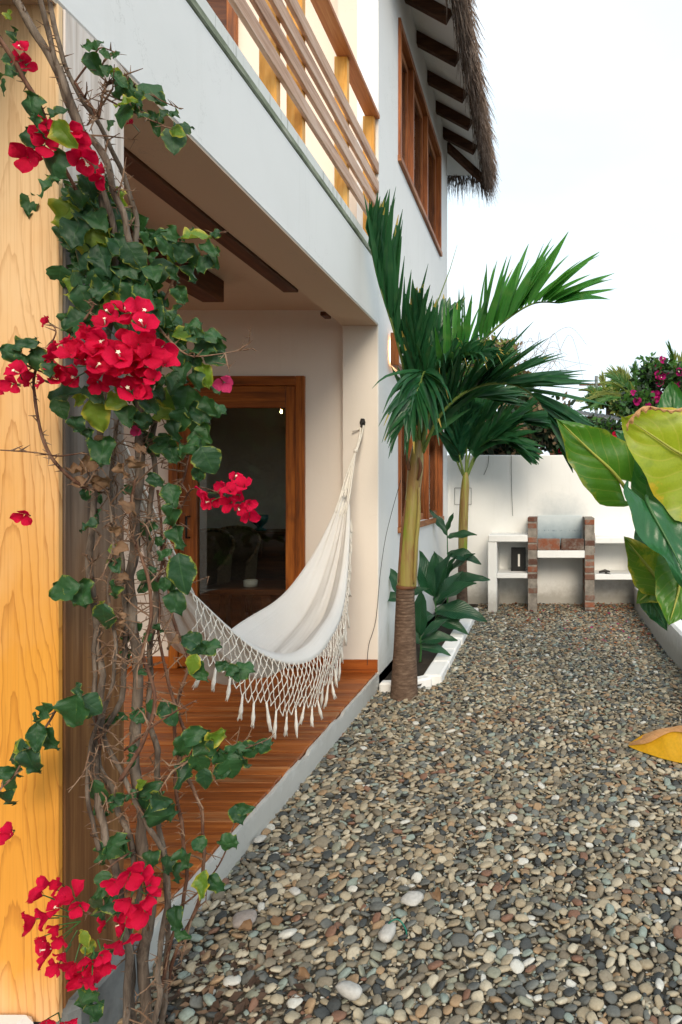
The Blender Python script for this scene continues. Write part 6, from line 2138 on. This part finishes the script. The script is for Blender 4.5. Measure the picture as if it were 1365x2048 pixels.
# feathery palms beyond the right-hand bush
fr_r = random.Random(66)
for (cx, cy, Y, n, L, lb) in ((1272, 800, 13.0, 13, 88, 'feathery yellow-green palm beyond the magenta bush'), (1215, 815, 15.0, 10, 70, 'small feathery palm beside the utility pole'), (1352, 765, 14.0, 11, 80, 'feathery palm top over the magenta bush at the picture edge')):
    t = thing('far_palm', lb, 'palm tree', P(cx, cy, Y) * 1.0, 'palms beyond the wall')
    c_ = P(cx, cy, Y)
    m = MB()
    m.tube([(c_.x, Y, 0), (c_.x + 0.05, Y, c_.z)], [0.12, 0.08], 8)
    m.build('trunk', M['stem'], t, smooth=True)
    for k in range(n):
        a = math.pi * (0.02 + 0.96 * k / (n - 1)) + fr_r.uniform(-0.1, 0.1)
        Lm = L * Y / FPX * fr_r.uniform(0.8, 1.1)
        d = Vector((math.cos(a), fr_r.uniform(-0.5, 0.3), math.sin(a) * 0.95 + 0.05))
        frond(t, [c_, c_ + d * Lm * 0.55, c_ + d * Lm + Vector((0, 0, -0.22 * Lm))], 40, (-d.z, -0.4, abs(d.x) + 0.2), Lm * 0.42, raise_=0.1, spread=0.6, fwd=0.8, width=0.030, droop=0.12, mat='far_yellow' if k % 3 else 'far_green', joined=True, seed=300 + k, t0=0.15, tipchance=0)

# dry twigs arching over the thicket
dt = MB()
for k in range(26):
    x0 = fr_r.uniform(960, 1080); y0 = fr_r.uniform(720, 800)
    dx = fr_r.uniform(-30, 120)
    pts_ = [P(x0, y0, 9.9), P(x0 + dx * 0.4, y0 - fr_r.uniform(20, 70), 9.9), P(x0 + dx * 0.8, y0 - fr_r.uniform(20, 90), 9.9), P(x0 + dx * 1.1, y0 - fr_r.uniform(-20, 60), 9.9)]
    dt.tube(catmull(pts_, 6), [0.004, 0.0015], 4, cap=False)
o_ = dt.build('dry_twigs', M['twig'], bpy.data.objects['dry_thicket'])
o_['kind'] = 'stuff'

# shed roof and pole
shed = thing('shed', 'low shed with dark corrugated roof beyond the garden wall', 'shed', (P(1180, 900, 13).x, 13.2, 0))
a, b = P(1090, 812, 13.0), P(1248, 836, 13.0)
m = MB()
nc = 46
for i in range(nc + 1):
    f = i / nc
    p = a.lerp(b, f)
    z = p.z + 0.018 * math.sin(f * 120)
    m.v += [(p.x, 12.9, z - 0.05), (p.x, 15.0, z + 0.26), (p.x, 12.9, z - 0.075), (p.x, 15.0, z + 0.235)]
for i in range(nc):
    q = i * 4
    m.f += [(q, q + 4, q + 5, q + 1), (q + 2, q + 3, q + 7, q + 6), (q, q + 2, q + 6, q + 4)]
    m.mi += [0, 0, 0]
m.build('roof', M['concrete'], shed)
bx('wall', M['wood_door_h'], shed, P(1155, 0, 13.4).x, P(1215, 0, 13.4).x, 13.4, 13.5, 0, 2.95)
bx('wall', M['wood_dark'], shed, a.x + 0.1, P(1155, 0, 13.4).x - 0.002, 13.45, 13.55, 0, 3.0)
pole = thing('utility_pole', 'thin pale utility pole rising behind the shed roof', 'pole', (P(1193, 900, 20).x, 20, 0))
m = MB()
px_ = P(1193, 752, 20)
m.tube([(px_.x, 20, 0), (px_.x, 20, px_.z)], [0.06, 0.045], 8)
m.build('shaft', M['concrete'], pole, smooth=True)
m = MB()
m.prism((px_.x - 0.5, 20, px_.z - 0.25), (px_.x + 0.3, 20, px_.z - 0.25), (0, 0.03, 0), (0, 0, 0.03))
m.build('cross_arm', M['wood_beam'], pole)
for k, zz in enumerate((0.0, 0.25)):
    m = MB()
    m.tube(catmull([(px_.x, 20, px_.z - zz), (px_.x + 3, 21, px_.z - zz - 1.3), (px_.x + 8, 22, px_.z - zz - 0.6)], 8), 0.010, 4, cap=False)
    m.build('power_line', M['wire'], pole)

# trees behind the viewer, mirrored in the door glass
for k, (x, y, h, r) in enumerate(((-7.5, -4.5, 2.6, 2.0), (-5.0, -7.5, 2.4, 2.0), (-9.5, -8.0, 3.0, 2.4))):
    leaf_bush('garden_tree', ('leafy garden tree by the street, nearest the house', 'leafy garden tree behind the viewer', 'tall leafy garden tree farthest from the house')[k], 'tree', (x, y, h), (r, r, h * 0.85), 5200, 0.42, ['far_green', 'far_dark'], 80 + k, clumps=34)

# ------------------------------------------------------------------ litter on the gravel
lt = random.Random(31)
DRY = [blade_mesh('leaf', M['vine_leaf_dry'], ovate(0.36, 0.4), 6, 3, c_, 0.3, 1.2, 90 + i, 0.2) for i, c_ in enumerate((0.6, -0.5, 0.9))]
lit = MB()
litter_mats = [simple('orange_litter', (0.30, 0.115, 0.04), 0.85, 0.4, 20), M['bract_magenta'], M['ear_tan']]
for k in range(620):
    y = 6.2 + 2.4 * lt.random() ** 0.7
    x = 1.1 - 1.5 * lt.random() ** 1.6 * (1 if y > 7.2 else 0.6)
    if lt.random() < 0.2:
        x = lt.uniform(-0.8, 1.0); y = lt.uniform(8.0, 8.6)
    p = Vector((x, y, gravel_height(x, y) + 0.036 + lt.uniform(0, 0.008)))
    a = lt.uniform(0, 6.28)
    s = lt.uniform(0.012, 0.026)
    d = Vector((math.cos(a), math.sin(a), lt.uniform(-0.2, 0.3))) * s
    e = Vector((-math.sin(a), math.cos(a), lt.uniform(-0.3, 0.5))) * s * 0.6
    mi = 0 if lt.random() < 0.86 else (1 if lt.random() < 0.7 else 2)
    o = lit.add([p - d, p + e + Vector((0, 0, 0.006)), p + d, p - e + Vector((0, 0, 0.004))], [(0, 1, 2, 3)], mi)
lo_ = lit.build('leaf_litter', litter_mats)
lo_['kind'] = 'stuff'
tag(lo_, 'scattered orange leaf litter on the gravel near the barbecue', 'leaf litter')
for k, (x, y, s, lb) in enumerate(((596, 1985, 0.05, 'orange dry leaf curled on the pebbles at the lower left'), (540, 1868, 0.045, 'small yellow dry leaf on the pebbles beside the vine'), (505, 1890, 0.05, 'tan dry leaf lying at the porch edge behind the vine'), (868, 1812, 0.055, 'reddish dry leaf on the pebbles near the white stone'))):
    Y = 1.5 * FPX / (y - VPY)
    pnt = P(x, y, Y)
    o = link('dry_leaf', DRY[k % 3], None, frame_matrix((pnt.x, Y, 0.05), Vector((lt.uniform(-1, 1), lt.uniform(-1, 1), 0.1)), Vector((0, -0.5, 1)), s))
    tag(o, lb, 'leaf', 'dry leaves on the gravel')
for (x, y, s, k, lb) in ((775, 1868, 0.042, 9, 'pale angular bluish stone lying among the pebbles in the foreground'), (700, 1985, 0.044, 8, 'large smooth cream stone near the bottom of the gravel'), (825, 1800, 0.040, 10, 'rough whitish stone on the gravel above the bluish stone'), (520, 1680, 0.030, 1, 'round white pebble beside the porch edge'), (490, 1840, 0.045, 3, 'large pinkish grey stone beside the vine roots'), (590, 1785, 0.028, 2, 'smooth white oval pebble on the gravel')):
    Y = 1.46 * FPX / (y - VPY)
    pnt = P(x, y, Y)
    mm = PEBBLES[k].copy()
    mm.materials.clear()
    mm.materials.append(simple('pale_stone', (0.50, 0.49, 0.46) if k != 3 else (0.36, 0.31, 0.28), 0.75, 0.3, 3))
    o = link('stone', mm, None, Matrix.Translation((pnt.x, Y, 0.045)) @ Matrix.Rotation(lt.uniform(0, 6), 4, 'Z') @ Matrix.Diagonal((s, s, s, 1)))
    tag(o, lb, 'stone')
m = MB()
sc_ = P(790, 1860, 1.46 * FPX / 880)
m.tube(catmull([sc_ + Vector((-0.03, 0, -0.02)), sc_ + Vector((-0.02, 0.005, 0.02)), sc_ + Vector((0.01, 0.01, 0.028)), sc_ + Vector((0.035, 0.005, 0.0)), sc_ + Vector((0.04, 0, -0.03))], 6), 0.0028, 6)
tag(m.build('strap_loop', M['strap'], smooth=True), 'small loop of dark green plastic strap behind the bluish stone', 'strap')
# soil, twigs and petals at the foot of the vine
sl = MB()
for k in range(700):
    a = lt.uniform(0, 6.28); rr_ = lt.random() ** 0.6 * 0.36
    p = Vector((-0.98 + rr_ * math.cos(a) * 0.9, 1.80 + rr_ * math.sin(a) * 1.2, 0.012 + lt.uniform(0, 0.02)))
    a = lt.uniform(0, 6.28)
    s = lt.uniform(0.008, 0.024)
    d = Vector((math.cos(a), math.sin(a), lt.uniform(-0.3, 0.3))) * s
    e = Vector((-math.sin(a), math.cos(a), lt.uniform(-0.4, 0.6))) * s * 0.55
    sl.add([p - d, p + e + Vector((0, 0, 0.005)), p + d, p - e], [(0, 1, 2, 3)], 0 if lt.random() < 0.8 else 1)
o_ = sl.build('vine_litter', [simple('brown_litter', (0.075, 0.045, 0.03), 0.9, 0.5, 25), simple('tan_litter', (0.19, 0.12, 0.075), 0.9, 0.5, 25)])
o_['kind'] = 'stuff'
tag(o_, 'dark leaf litter and bits on the soil round the vine stems', 'leaf litter')
